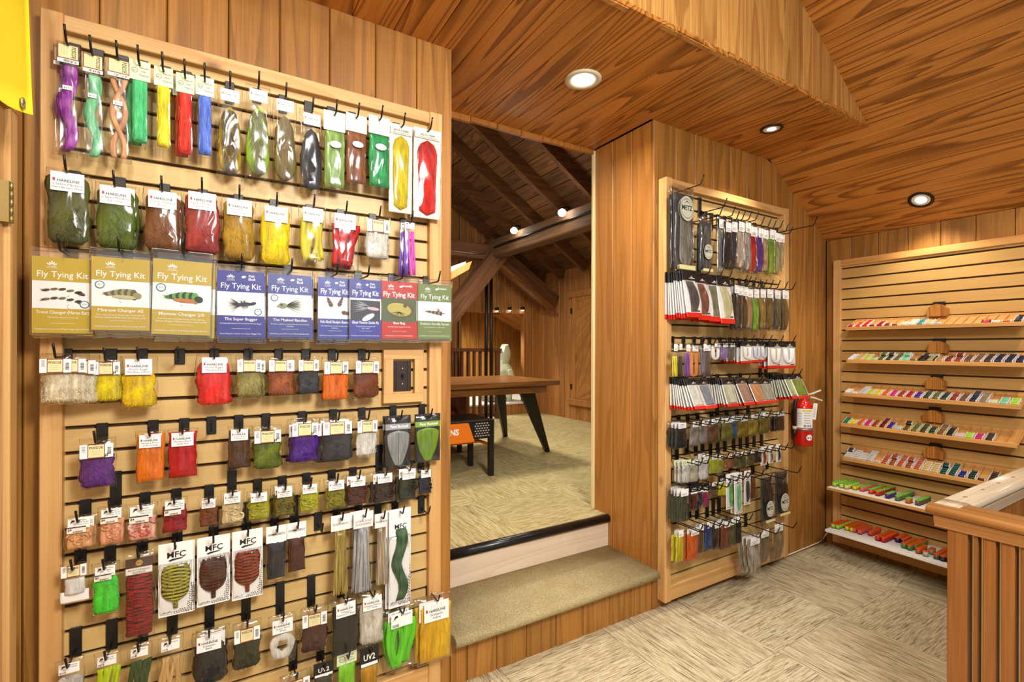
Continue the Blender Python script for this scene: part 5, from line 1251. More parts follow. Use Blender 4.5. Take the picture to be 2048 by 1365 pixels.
# shop-made arched blocks that clip each tray to the wall
for nm, px, pw, ph, pz in (('top', 1873, 40, 0, 1.680), ('second', 1874, 40, 0, 1.445), ('third', 1869, 38, 0, 1.214), ('fourth', 1865, 39, 0, 1.002), ('fifth', 1867, 39, 0, .770)):
    c = onX(px, 697, 3.915); w = .098; h = .078; e = MB(); loops = []
    pr = [(-w / 2, 0), (w / 2, 0), (w / 2, h * .62), (w * .42, h * .72), (w * .36, h * .80), (w * .2, h * .95), (0, h), (-w * .2, h * .95), (-w * .36, h * .80), (-w * .42, h * .72), (-w / 2, h * .62)]
    for xx in (3.912, 3.958): loops.append([(xx, c[1] + a, pz + b - .004) for a, b in pr])
    o = e.prism(loops).build('arched_block', M['block']); tag(o, 'arched fir block standing behind the %s spool tray' % nm, 'block', 'arched blocks behind the spool trays')
    MB().box(3.95, 3.967, c[1] - .03, c[1] + .03, pz + h - .012, pz + h + .012).build('bracket', M['black_plastic'], o)

def spool_meshes(flr, core):
    fl_ = MB()
    for s in (-1, 1): fl_.lathe([(.0005, s * .0165 - .0012), (flr, s * .0165 - .0012), (flr, s * .0165 + .0012), (.0005, s * .0165 + .0012)], n=12, axis='y', smooth=False)
    th = MB().lathe([(core * .9, -.0154), (core, -.0140), (core, .0140), (core * .9, .0154)], n=12, axis='y')
    return fl_, th.mesh('thread', [M['thread']])
FLM = {'w': plain(238, 236, 240, .35, 0, 'white_flange'), 'k': plain(26, 24, 24, .35, 0, 'black_flange'), 'c': plain(236, 222, 168, .4, 0, 'cream_flange')}
_f, _th = spool_meshes(.0098, .0080)
_fm = {k: _f.mesh('flange', [m]) for k, m in FLM.items()}
WH = (240, 240, 240)
CT = {'red': (190, 24, 30), 'coral': (226, 70, 40), 'tomato': (214, 50, 30), 'wine': (150, 16, 30), 'crimson': (178, 14, 50), 'brick': (160, 50, 34), 'sienna': (140, 70, 44), 'cream': (222, 226, 180), 'ivory': (230, 232, 206), 'teal': (60, 150, 150), 'sand': (220, 196, 130), 'ice blue': (176, 200, 210), 'pink red': (220, 40, 70), 'white': (236, 236, 232), 'orange': (232, 110, 30), 'black': (24, 26, 30), 'gold': (214, 170, 60),
      'chartreuse': (206, 220, 60), 'pale green': (150, 226, 110), 'olive': (98, 104, 40), 'dark olive': (58, 66, 34), 'mint': (130, 220, 170), 'khaki': (176, 170, 110), 'tan': (196, 150, 84), 'red brown': (130, 40, 22), 'rust': (170, 60, 20), 'brown': (120, 76, 44), 'mid brown': (132, 92, 62), 'dark brown': (66, 44, 30), 'navy': (24, 32, 62), 'yellow': (240, 216, 20), 'hot pink': (224, 40, 130), 'scarlet': (190, 14, 20), 'purple': (74, 30, 150), 'green': (24, 130, 80), 'forest': (20, 60, 44), 'taupe': (146, 128, 104), 'lime': (176, 230, 60), 'maroon': (120, 8, 20), 'pale blue': (190, 206, 216), 'pale pink': (226, 200, 206), 'magenta': (210, 30, 110), 'silver': (206, 206, 200), 'gunmetal': (70, 68, 64), 'copper': (196, 96, 56), 'bronze': (170, 80, 44), 'pale gold': (226, 196, 120), 'emerald': (16, 84, 74), 'blue': (24, 40, 140)}
COLS = {'top': ['red 2 w', 'coral 4 w', 'tomato 6 w', 'wine 1 w', 'crimson 4 w', 'brick 2 w', 'sienna 1 w', 'cream 3 w', 'ivory 5 w', 'teal 5 w', 'sand 4 w', 'ice blue 1 w', '', '', '', '', 'pink red 2 k', 'white 1 w', 'orange 1 w', 'black 5 w'],
 'second': ['white 5 w', 'gold 6 k', 'chartreuse 5 w', 'pale green 2 w', 'olive 5 w', 'dark olive 6 w', 'olive 6 w', 'mint 6 w', 'olive 1 w', 'black 6 k', 'khaki 6 k', 'tan 4 w', 'red brown 4 w', 'rust 3 w', 'brown 5 w', 'mid brown 6 w', 'dark brown 6 w', 'navy 6 w', 'navy 6 w', 'navy 5 w'],
 'third': ['white 3 w', 'white 1 w', 'silver 6 w', 'chartreuse 4 w', 'yellow 4 w', 'orange 4 w', 'hot pink 4 w', 'rust 4 w', 'scarlet 4 w', 'purple 4 w', 'dark olive 5 w', 'olive 5 w', 'forest 5 w', 'brick 5 w', 'brown 5 w', 'navy 7 w', 'taupe 6 w', 'cream 2 w', 'mint 4 w', 'lime 4 w'],
 'fourth': ['green 4 w', 'yellow 3 w', 'orange 4 w', 'hot pink 4 w', 'rust 4 c', 'maroon 6 c', 'purple 4 c', 'pale blue 2 c', 'brown 4 c', 'olive 5 c', 'dark olive 5 c', 'forest 4 c', 'mid brown 6 c', 'black 5 c', 'pale pink 2 w', 'lime 3 w', 'magenta 3 w', 'dark brown 4 w', '', ''],
 'fifth': ['silver 4 w', 'silver 5 w', 'silver 4 w', 'silver 6 w', 'silver 1 w', 'copper 5 w', 'bronze 6 w', 'copper 6 w', 'bronze 5 w', 'copper 6 w', 'pale gold 5 w', 'pale gold 5 w', 'emerald 4 w', 'emerald 6 w', 'blue 3 w', 'forest 4 w', 'dark brown 1 w', 'dark brown 5 w', '', '']}
ORD = ['first', 'second', 'third', 'fourth', 'fifth', 'sixth', 'seventh', 'eighth', 'ninth', 'tenth', 'eleventh', 'twelfth', 'thirteenth', 'fourteenth', 'fifteenth', 'sixteenth', 'seventeenth', 'eighteenth', 'nineteenth', 'twentieth']
spots = []
rng = random.Random(5)
for nm, zf, zb in TR:
    for i, s in enumerate(COLS[nm]):
        if not s: continue
        p = s.split(); cn = ' '.join(p[:-2]); n = int(p[-2])
        for k in range(n):
            f = .90 - k * .0200 / .162; layer = 0
            spots.append((nm, i, cn, p[-1], f, zf, zb, 0, k))
        if (nm, i) in (('second', 4), ('second', 5), ('second', 7), ('second', 13), ('fourth', 8), ('fifth', 0), ('fifth', 6), ('fifth', 8), ('fifth', 12)):   # a few lie on top of the row
            for k in range(2): spots.append((nm, i, {'rust': 'red brown', 'brown': 'dark brown', 'silver': 'gunmetal'}.get(cn, cn), p[-1], .80 - (k + 1.5) * .020 / .162, zf, zb, 1, 10 + k))
spots.sort(key=lambda q: (q[4] < .42, q[7] == 0, q[1] < 9, -q[1]))   # nearest and least hidden first
stuff_f = MB(); stuff_t = {}
for j, (nm, i, cn, fm, f, zf, zb, layer, k) in enumerate(spots):
    y = _front[nm] - .004 - (i + .5) * PIT + rng.uniform(-.0015, .0015); x = TX1 + (TX0 - TX1) * f; z = zb + (zf - zb) * f - .007 + .0100 + layer * .0165
    if j < 300:
        where = 'lying on top of' if layer else 'in'
        e = empty('thread_spool', (x, y, z), (0, rng.uniform(-.4, .4), rng.uniform(-.05, .05)))
        kk = k - 10 if layer else k
        tag(e, '%s thread spool, %s from front %s %s slot, %s tray' % (cn, ORD[kk], 'atop' if layer else 'in', ORD[i], nm), 'thread spool', 'thread spools on the %s tray' % nm)
        obj('flange', _fm[fm], e); obj('thread', _th, e, color=S(*CT[cn]))
    else:
        b = MB()
        for s in (-1, 1): b.lathe([(.0005, s * .0165 - .001), (.0098, s * .0165 - .001), (.0098, s * .0165 + .001), (.0005, s * .0165 + .001)], (x, y, z), 8, 'y', smooth=False)
        stuff_f.add(b.v, b.f)
        stuff_t.setdefault(cn, MB()).lathe([(.008, -.0154), (.008, .0154)], (x, y, z), 8, 'y')
if stuff_f.v:
    allm = MB(); allm.add(stuff_f.v, stuff_f.f, 0)
    mats = [FLM['w']]
    for cn, b in stuff_t.items(): mats.append(plain(*CT[cn], .4)); allm.add(b.v, b.f, len(mats) - 1)
    o = allm.build('rear_thread_spools', mats); tag(o, 'rearmost thread spools half hidden at the back of the trays', 'spools', kind='stuff')

# ------------------------------------------------------------------ white shelves with wire spools
for nm, z, yl, label in (('upper', .496, 1.786, 'long white shelf holding green capped wire spools'), ('lower', .196, 1.797, 'lowest long white shelf holding orange capped wire spools')):
    e = empty('white_shelf', (3.81, 1.3, z)); tag(e, label, 'shelf')
    m = MB().cbox(3.662, 3.957, .55, yl, z - .018, z, .0015); m.v = [(a - 3.81, b - 1.3, c - z) for a, b, c in m.v]; m.build('shelf_board', M['white_paint'] if nm == 'lower' else plain(236, 230, 216, .5, 0, 'white_board'), e)
    if nm == 'upper':
        m = MB().cbox(3.659, 3.662, .55, yl, z - .018, z - .001, .0005); m.v = [(a - 3.81, b - 1.3, c - z) for a, b, c in m.v]; m.build('edge_strip', M['tray'], e)
    for yy in (1.70, 1.05):
        m = MB(); m.prism([[(3.955, yy + q, z - .018), (3.955, yy + q, z - .075), (3.76, yy + q, z - .018)] for q in (-.002, .002)]); m.v = [(a - 3.81, b - 1.3, c - z) for a, b, c in m.v]; m.build('bracket', M['black_metal'], e)
_wb = MB().lathe([(.0138, .002), (.0138, .030)], n=14).mesh('wire', [M['thread']])
_wc = MB().lathe([(.0005, -.0), (.0148, .0), (.0148, .0025), (.0005, .0025)], n=14, smooth=False).mesh('base', [plain(30, 28, 28, .4, 0, 'dark_cap')])
def cap(col): 
    m = MB().lathe([(.0005, .0295), (.0148, .0295), (.0148, .0322), (.0062, .0325), (.0062, .0308), (.0005, .0308)], n=14, smooth=False); return m.mesh('cap', [plain(*col, .35)])
CAPS = {'green': cap((120, 190, 60)), 'orange': cap((226, 96, 24))}
WC = {'lime': (170, 220, 60), 'pale yellow': (226, 222, 120), 'yellow': (232, 210, 16), 'pink': (226, 96, 110), 'rose': (224, 90, 90), 'orange red': (226, 60, 24), 'red': (200, 20, 24), 'dark red': (140, 14, 20), 'purple': (70, 30, 130), 'violet': (64, 24, 96), 'olive': (90, 110, 56), 'green': (84, 130, 56), 'rust': (206, 96, 30), 'copper': (190, 84, 26), 'brown': (100, 82, 66), 'dark green': (50, 62, 46), 'silver': (206, 196, 176), 'bronze': (110, 92, 66), 'black': (48, 42, 40), 'khaki': (170, 150, 104)}
def wire_block(shelf, z, capk, px, py, n_along, n_deep, cn, nth=''):
    p = onZ(px, py, z); y0, x0 = float(p[1]), float(p[0]) + .015
    for a in range(n_along):
        for b in range(n_deep):
            x = x0 + .0305 * b + rng.uniform(-.001, .001); y = y0 - .0305 * a + rng.uniform(-.001, .001)
            if x > 3.945: continue
            e = empty('wire_spool', (x, y, z + .0002)); L = '%s wire spool with %s cap, %s from front%s, %s shelf' % (cn, capk, ORD[b], nth + ('' if n_along == 1 else (' in the left file', ' in the right file')[a]), shelf)
            tag(e, L, 'wire spool', 'wire spools on the %s white shelf' % shelf)
            obj('base', _wc, e); obj('wire', _wb, e, color=S(*WC[cn])); obj('cap', CAPS[capk], e)
zu, zl = .496, .196
for a in ((1667, 974, 1, 6, 'lime'), (1681, 977, 2, 6, 'pale yellow'), (1707, 981, 1, 3, 'yellow'), (1722, 984, 1, 8, 'pink'), (1740, 989, 1, 7, 'orange red'), (1753, 993, 1, 5, 'red'), (1767, 989, 1, 5, 'dark red'), (1773, 998, 1, 4, 'purple'), (1793, 1003, 1, 8, 'olive'), (1814, 1008, 1, 2, 'rust'), (1834, 1012, 1, 6, 'brown'), (1860, 1018, 1, 6, 'dark green')):
    wire_block('upper', zu, 'green', *a)
for a in ((1664, 1057, 1, 5, 'lime'), (1673, 1059, 1, 6, 'lime', ' in the second file'), (1692, 1062, 2, 6, 'yellow'), (1707, 1066, 1, 6, 'rose'), (1717, 1070, 1, 7, 'rose', ' in the front file'), (1739, 1073, 1, 6, 'orange red'), (1754, 1083, 2, 7, 'red'), (1793, 1086, 2, 5, 'violet'), (1806, 1098, 1, 6, 'green'), (1817, 1102, 1, 7, 'green', ' in the front file'), (1829, 1100, 1, 7, 'green', ' in the right file'), (1835, 1109, 1, 4, 'copper'), (1849, 1114, 1, 1, 'silver'), (1860, 1110, 1, 2, 'khaki'), (1871, 1120, 1, 6, 'bronze'), (1884, 1124, 1, 5, 'black'), (1896, 1127, 1, 5, 'black', ' beside the railing post')):
    wire_block('lower', zl, 'orange', *a)

# ------------------------------------------------------------------ light switch let into the left panel
e = empty('switch_box', (.64, 1.90, 1.35)); tag(e, 'dark toggle switch in a knotty wooden box frame on left panel', 'light switch')
def P_(nm, x0, x1, y0, y1, z0, z1, mat, c=.001): m = MB().cbox(x0, x1, y0, y1, z0, z1, c); m.v = [(a - .64, b - 1.90, q - 1.35) for a, b, q in m.v]; return m.build(nm, mat, e)
P_('frame_board', .556, .722, 1.904, 1.9285, 1.420, 1.458, M['frame_x']); P_('frame_board', .556, .722, 1.904, 1.9285, 1.245, 1.281, M['frame_x'])
P_('frame_board', .556, .595, 1.904, 1.9285, 1.281, 1.420, M['frame_z']); P_('frame_board', .684, .722, 1.904, 1.9285, 1.281, 1.420, M['frame_z'])
P_('wall_plate', .602, .676, 1.924, 1.9285, 1.290, 1.410, plain(50, 36, 30, .4, .2, 'bronze_plate'))
for k in range(5): P_('plate_rib', .610 + .0015 * k + (.044 if k > 2 else 0), .6108 + .0015 * k + (.044 if k > 2 else 0), 1.9232, 1.925, 1.294, 1.406, plain(38, 26, 22, .4, .2), .0002)
P_('toggle', .6345, .6435, 1.906, 1.925, 1.346, 1.360, M['black_plastic'])
for zz in (1.381, 1.319): m = MB().lathe([(.0005, -.003), (.003, -.003), (.0038, 0)], (-.001, .0242, zz - 1.35), 10, 'y'); m.build('screw', plain(196, 190, 180, .3, .9, 'screw_head'), e)

# ------------------------------------------------------------------ fire extinguisher on the wall right of the second panel
ex, ey, ez = 3.545, 1.885, .785
e = empty('fire_extinguisher', (ex, ey, ez)); tag(e, 'red fire extinguisher with white label hanging right of the second panel', 'fire extinguisher')
REDP = plain(206, 26, 16, .22, 0, 'red_enamel'); R_ = .058
MB().lathe([(.001, 0), (R_ * .9, 0), (R_, .008), (R_, .255), (R_ * .94, .28), (R_ * .7, .305), (R_ * .36, .318), (R_ * .32, .33), (.001, .33)], n=28).build('cylinder', REDP, e)
lab = MB(); n = 10
def arc(z0, z1, a0, a1, r, mi, mb, nn=10):
    vs = []
    for k in range(nn + 1):
        a = a0 + (a1 - a0) * k / nn; vs += [(r * math.sin(a), -r * math.cos(a), z0), (r * math.sin(a), -r * math.cos(a), z1)]
    mb.add(vs, [(2 * k, 2 * k + 2, 2 * k + 3, 2 * k + 1) for k in range(nn)], mi)
VA = -.85                                           # the printed side faces the camera
arc(.128, .262, VA - .95, VA + 1.0, R_ + .0006, 0, lab); arc(.243, .256, VA - .3, VA + .7, R_ + .0010, 1, lab)
for k in range(5):
    arc(.232 - .017 * k, .235 - .017 * k, VA - .15, VA + .6, R_ + .0010, 2, lab, 6); arc(.228 - .017 * k, .230 - .017 * k, VA - .15, VA + .45, R_ + .0010, 2, lab, 6)
    arc(.226 - .018 * k, .229 - .018 * k, VA - .85, VA - .4, R_ + .0010, 2, lab, 4)
for k in range(3): arc(.134, .150, VA - .2 + .32 * k, VA + .02 + .32 * k, R_ + .0010, 3, lab, 4); arc(.138, .146, VA - .14 + .32 * k, VA - .06 + .32 * k, R_ + .0013, 0, lab, 3)
lab.build('label', [WHITE, plain(220, 206, 40, .5), GREY, INK], e)
MB().lathe([(R_ + .0015, .108), (R_ + .0015, .124)], n=28).build('strap', plain(150, 146, 138, .35, .7, 'steel_strap'), e)
ov = MB(); vs = []
for rr, mi, dr in ((1.0, 1, .0008), (.9, 0, .0012)):
    ring_ = [(VA + .45 + .42 * rr * math.cos(2 * PI * k / 18), .062 + .023 * rr * math.sin(2 * PI * k / 18)) for k in range(18)]
    ov.add([((R_ + dr) * math.sin(a), -(R_ + dr) * math.cos(a), zz) for a, zz in ring_] + [((R_ + dr) * math.sin(VA + .45), -(R_ + dr) * math.cos(VA + .45), .062)], [(k, (k + 1) % 18, 18) for k in range(18)], mi)
for a, mi in ((-.18, 1), (0, 2), (.18, 3)): arc(.054, .066, VA + .45 + a - .06, VA + .45 + a + .06, R_ + .0016, mi, ov, 3)
ov.build('oval_sticker', [WHITE, plain(40, 50, 110, .5), plain(190, 186, 196, .5), plain(190, 30, 40, .5)], e)
MB().lathe([(.014, .325), (.018, .335), (.018, .352), (.012, .362)], n=14).build('valve', plain(150, 150, 146, .3, .8, 'valve_steel'), e)
h = MB(); h.tube([(-.012, -.01, .352), (.03, -.05, .368), (.062, -.085, .392)], .0065, 7); h.build('handle', plain(214, 206, 190, .4, 0, 'handle_cream'), e)
h = MB(); h.tube([(-.01, -.005, .345), (.035, -.05, .338), (.070, -.09, .318)], .0065, 7); h.build('lever', plain(214, 206, 190, .4, 0), e)
h = MB(); h.tube([(-.01, -.01, .345), (-.045, .005, .345), (-.072, .018, .31), (-.078, .022, .22), (-.075, .020, .12)], .0105, 9); h.build('hose', M['black_plastic'], e)
MB().lathe([(.010, .0), (.013, .012), (.012, .05)], (-.075, .020, .070), 12).build('nozzle', M['black_plastic'], e)
MB().lathe([(.0145, .0), (.0145, .022)], (-.075, .020, .116), 12).build('hose_clip', plain(206, 190, 158, .5), e)
tg = MB().cbox(-.017, .017, -.0006, .0006, -.115, 0, .0002); t_ = tg.build('inspection_tag', WHITE, e, (.028, -.068, .30), (.06, .08, -.35))
tt = MB()
for k in range(6): tt.box(-.011, .010 - .002 * (k % 3), -.0011, -.0008, -.035 - .012 * k, -.032 - .012 * k, 0)
disc(tt, 0, -.012, .003, .003, -.0011, 0, 10); tt.build('print_mark', [GREY], t_)

# ------------------------------------------------------------------ white cable along the foot of the wall
pts = [onY(1573, 1112, 1.93), onY(1600, 1101, 1.93), onY(1636, 1086, 1.93), onZ(1645, 1080, FL + .02), onX(1650, 1072, 3.90), onX(1655, 1065, 3.90)]
cb = MB().tube([tuple(map(float, p)) for p in pts], .0035, 7).build('power_cable', M['white_paint']); tag(cb, 'thin white cable running along the wall foot to the lowest shelf', 'cable')

# ------------------------------------------------------------------ railing at the right foreground
e = empty('stair_railing', (2.06, .63, FL)); tag(e, 'cedar railing corner with round edged cap in the right foreground', 'railing')
def RB(nm, x0, x1, y0, y1, z0, z1, mat, c=.003): m = MB().cbox(x0, x1, y0, y1, z0, z1, c); m.v = [(a - 2.06, b - .63, q - FL) for a, b, q in m.v]; return m.build(nm, mat, e)
def capprof(cx, half, z1, th_, n=6):
    pr = []
    for k in range(n + 1):
        a = PI / 2 - PI * k / n; pr.append((cx + half - th_ * .5 + th_ * .5 * math.cos(a), z1 - th_ * .5 + th_ * .5 * math.sin(a)))
    for k in range(n + 1):
        a = -PI / 2 - PI * k / n; pr.append((cx - half + th_ * .5 + th_ * .5 * math.cos(a), z1 - th_ * .5 + th_ * .5 * math.sin(a)))
    return pr
ZT = .952
m = MB(); pr = capprof(2.065, .066, ZT, .030); m.prism([[(a, yy, b) for a, b in pr] for yy in (.672, -.7)], smooth=True); m.v = [(a - 2.06, b - .63, q - FL) for a, b, q in m.v]; m.build('cap_rail', M['rail_brown'], e)
m = MB(); pr = capprof(.632, .044, ZT + .0005, .030); m.prism([[(xx, a, b) for a, b in pr] for xx in (2.133, 3.95)], smooth=True); m.v = [(a - 2.06, b - .63, q - FL) for a, b, q in m.v]; m.build('cap_rail', M['rail_gray'], e)
m = MB(); pr = capprof(.632, .044, ZT + .0008, .030); m.prism([[(2.02 + (.115 if a < .63 else 0) if False else xx, a, b) for a, b in pr] for xx in (2.045, 2.134)], smooth=True); m.v = [(a - 2.06, b - .63, q - FL) for a, b, q in m.v]; m.build('corner_cap', M['rail_gray'], e)
m = MB(); pr = [(2.012, ZT - .031), (2.118, ZT - .031), (2.108, ZT - .070), (2.024, ZT - .070)]; m.prism([[(a, yy, b) for a, b in pr] for yy in (.655, -.7)]); m.v = [(a - 2.06, b - .63, q - FL) for a, b, q in m.v]; m.build('sub_rail', M['rail_brown'], e)
RB('sub_rail', 2.12, 3.95, .595, .665, ZT - .07, ZT - .031, M['rail_gray'])
RB('newel_post', 2.028, 2.092, .574, .624, FL, ZT - .068, M['baluster'], .002)
yy = .5655; k = 0
while yy > -.55:
    RB('pale_lit_strip', 2.040, 2.075, yy - .0056, yy - .0003, FL, ZT - .068, M['pale_z'], .0005); w_ = .009 if k == 0 else .029; RB('baluster', 2.030, 2.090, yy - .006 - w_, yy - .006, FL, ZT - .068, M['baluster'], .0015); yy -= w_ + .0125; k += 1  # strips added in the gaps, pale to stand for lit baluster side faces
xx = 2.15
while xx < 3.9:
    RB('baluster', xx, xx + .034, .600, .655, FL, ZT - .068, M['baluster'], .0015); RB('pale_lit_strip', xx + .035, xx + .043, .606, .63, FL, ZT - .068, M['pale_z'], .0006); xx += .0445  # same added strips on this run, lit look put into their colour
dw = MB()
for k in range(8):
    x_, y_ = (2.22 + .17 * k, .634) if k < 7 else (2.10, .60)
    vs = [(x_ + .011 * math.cos(2 * PI * j / 12) - 2.06, y_ + .006 * math.sin(2 * PI * j / 12) - .63, ZT + .0014 - FL) for j in range(12)]
    MB().add(vs, [tuple(range(12))]) if False else None
    q = MB(); q.add(vs + [(v[0], v[1], v[2] - .003) for v in vs], [tuple(range(12))] + [(j, (j + 1) % 12, 12 + (j + 1) % 12, 12 + j) for j in range(12)]); q.build('wood_plug', plain(150, 118, 88, .5), e)

# ------------------------------------------------------------------ yellow banner corner
bn = MB(); nx, nz = 12, 18; vs = []; fs = []
for j in range(nz + 1):
    v = j / nz; z0_, z1_ = 0, 0
    for i in range(nx + 1):
        u = i / nx; yb = 1.20 + .46 * u; zb_ = 1.955 + .091 * u ** 2 + .02 * (1 - u); zt = 2.95
        yr = (1.66 - 1.20) * u * (1 - .20 * v ** .8) + 1.20; z = zb_ + (zt - zb_) * v
        vs.append((-.40 + .012 * math.sin(6 * u + 3 * v) * (1 - u), yr, z))
for j in range(nz):
    for i in range(nx): a = j * (nx + 1) + i; fs.append((a, a + 1, a + nx + 2, a + nx + 1))
nb = len(vs); vs2 = [(x - .0015, y, z) for x, y, z in vs]; bn.add(vs + vs2, fs + [tuple(nb + q for q in f[::-1]) for f in fs] + [(i, i + 1, nb + i + 1, nb + i) for i in range(nx)] + [(j * (nx + 1) + nx, (j + 1) * (nx + 1) + nx, nb + (j + 1) * (nx + 1) + nx, nb + j * (nx + 1) + nx) for j in range(nz)], 0, True)
e = empty('banner', (-.40, 1.45, 2.9)); tag(e, 'corner of a yellow cloth banner with metal eyelet at upper left', 'banner')
bn.v = [(a + .40, b - 1.45, c - 2.9) for a, b, c in bn.v]; bn.build('cloth', plain(234, 206, 10, .75, 0, 'yellow_cloth'), e)
g = onX(47, 207, -.397); m = MB(); prr = [(.0075, -.001), (.013, -.002), (.0135, .001), (.0075, .002)]; m.lathe([(a, b) for a, b in prr] + [prr[0]], (float(g[0]) + .40, float(g[1]) - 1.45, float(g[2]) - 2.9), 18, 'x'); m.build('eyelet', plain(196, 190, 170, .25, .9, 'eyelet_metal'), e)
m = MB(); c = onX(-7, 52, -.392); disc_v = [(.004 + .0 , .10 * math.cos(2 * PI * k / 24) + float(c[1]) - 1.45 - .098, .10 * math.sin(2 * PI * k / 24) * 1.0 + float(c[2]) - 2.9) for k in range(24)]; m.add(disc_v, [tuple(range(24))]); m.build('printed_disc', plain(40, 44, 30, .6), e)

# ------------------------------------------------------------------ ceiling lights
def can(name, label, loc, R, ringmat, glow, nrm=(0, 0, -1), rin=.66, deep=.03):
    q = Vector(nrm).to_track_quat('Z', 'Y').to_euler(); e = empty(name, loc, q); tag(e, label, 'ceiling light')
    MB().lathe([(R * rin, -.004), (R * rin, .003), (R * .8, .006), (R, .004), (R, -.002)], n=32).build('trim_ring', ringmat, e)
    MB().lathe([(R * rin, .002), (R * rin * .9, -.012)], n=32).mesh
    m = MB(); m.lathe([(R * rin, .0025), (R * rin * .86, -.0035)], n=32); m.s = 0; m.build('baffle', plain(236, 232, 222, .4), e)
    m = MB(); m.add([(R * rin * glow[1] * math.cos(2 * PI * k / 28), R * rin * glow[1] * math.sin(2 * PI * k / 28), .0028) for k in range(28)], [tuple(range(28))]); m.build('lens', glow[0], e)
    return e
can('downlight', 'large round recessed ceiling light with pale ring above the opening', (1.5, 1.833, CEIL - .002), .088, plain(216, 208, 176, .5, 0, 'ivory_ring'), (M['can_glow'], .98))
can('small_downlight', 'small dark rimmed spotlight in the flat soffit', (2.783, 1.666, CEIL - .002), .062, plain(48, 44, 38, .3, .6, 'dark_ring'), (M['small_glow'], .55), rin=.72)
sp = (3.795, 1.30, roof(3.795) - .002)
can('small_downlight', 'small dark rimmed spotlight in the sloped ceiling on the right', sp, .066, plain(48, 44, 38, .3, .6), (M['small_glow'], .62), (uz, 0, -ux), rin=.72)
# ------------------------------------------------------------------ raised back room
XA, YA = 4.50, 6.62                                # right wall and far wall of the back room
def aroof(x): return 2.66 + .65 * (XA - x)
wa = slab('wall_attic_east', 'plank wall on the right side of the back room', 'wall', XA + .02, XA + .08, 2.45, YA + .02, UP, 2.75, M['dark_gap'])
y = YA
while y > 2.46:
    plank(wa, M['plank_attic'], lambda u, d, z: (XA + d, u, z), y - .14, y, UP, 2.70, 2.70, c=.009, t=.02, gap=.003); y -= .14
wb = slab('wall_attic_north', 'far plank wall of the back room around a lit nook', 'wall', -1.4, 3.10, YA + .02, YA + .08, UP, 5.6, M['dark_gap'])
Pa = lambda u, d, z: (u, YA + d, z)
x = XA
while x > 2.2:
    a, b = x - .13, x; c = (a + b) / 2
    if c > 4.21: plank(wb, M['plank_attic'], Pa, a, b, UP, aroof(a), aroof(b), c=.009, t=.02, gap=.003)
    elif c > 3.10:
        plank(wb, M['plank_attic'], Pa, a, b, 2.02, aroof(a), aroof(b), c=.009, t=.02, gap=.003); plank(wb, M['plank_attic'], Pa, a, b, UP, .60, .60, c=.009, t=.02, gap=.003)
    else: plank(wb, M['plank_attic'], Pa, a, b, UP, aroof(a), aroof(b), c=.009, t=.02, gap=.003)
    x -= .13
MB().box(4.215, 4.245, YA - .002, YA + .10, UP, 2.3).build('corner_board', M['plank_attic'], wb)
MB().box(4.485, 4.57, YA - .012, YA + .09, UP, 2.75).build('corner_board', M['plank_attic'], wb)
# the nook: ledge, back planks, sloped lining, three little lights
nk = shell('wall_nook', 'lit plank lined nook in the far wall with a white ledge', 'wall')
MB().cbox(3.10, 5.0, YA + .10, 7.9, .575, .605, .004).build('ledge', M['white_paint'], nk); MB().cbox(3.10, 4.21, YA - .02, YA + .10, .575, .605, .004).build('ledge', M['white_paint'], nk)
x = 5.02
while x > 3.05: plank(nk, M['plank_z'], lambda u, d, z: (u, 7.8 + d, z), x - .17, x, .6, 2.2, 2.2, c=.007, t=.02, gap=.003); x -= .17
y = 7.8
while y > YA + .12: plank(nk, M['plank_z'], lambda u, d, z: (5.0 + d, u, z), y - .17, y, .6, 2.2, 2.2, c=.006, t=.02); y -= .17
MB().box(3.04, 3.10, YA, 7.9, UP, 2.3).build('side_panel', M['plank_z'], nk); MB().box(4.22, 5.1, YA + .06, YA + .10, UP, 2.4).build('side_panel', M['plank_z'], nk)
MB().box(3.04, 5.1, 7.82, 7.86, .5, 2.3).build('backing', M['dark_gap'], nk); MB().box(5.02, 5.08, YA, 7.9, .5, 2.3).build('backing', M['dark_gap'], nk)
for k in range(10):
    y0 = YA + .03 + k * .118
    m = MB(); m.prism([[(4.25, yy, 2.075), (5.0, yy, 1.725), (5.0, yy, 1.745), (4.25, yy, 2.095)] for yy in (y0 + .004, y0 + .114)]); m.build('plank', M['plank_attic'], nk)
MB().box(3.05, 5.05, YA + .02, 7.85, 2.10, 2.13).build('lining', M['plank_attic'], nk)
for x_, z_, px in ((3.69, 2.045, 'left'), (3.92, 2.06, 'middle'), (4.16, 2.075, 'right')):
    e = empty('nook_light', (x_, YA - .04, z_)); tag(e, 'tiny round spotlight over the nook, %s of three' % px, 'spotlight')
    MB().lathe([(.012, .0), (.028, .005), (.032, .045), (.02, .055)], n=14, axis='z').build('shade', M['black_metal'], e)
    MB().lathe([(.001, -.012), (.014, -.010), (.022, .0), (.014, .012)], n=14, axis='z').build('lens', M['small_glow'], e)

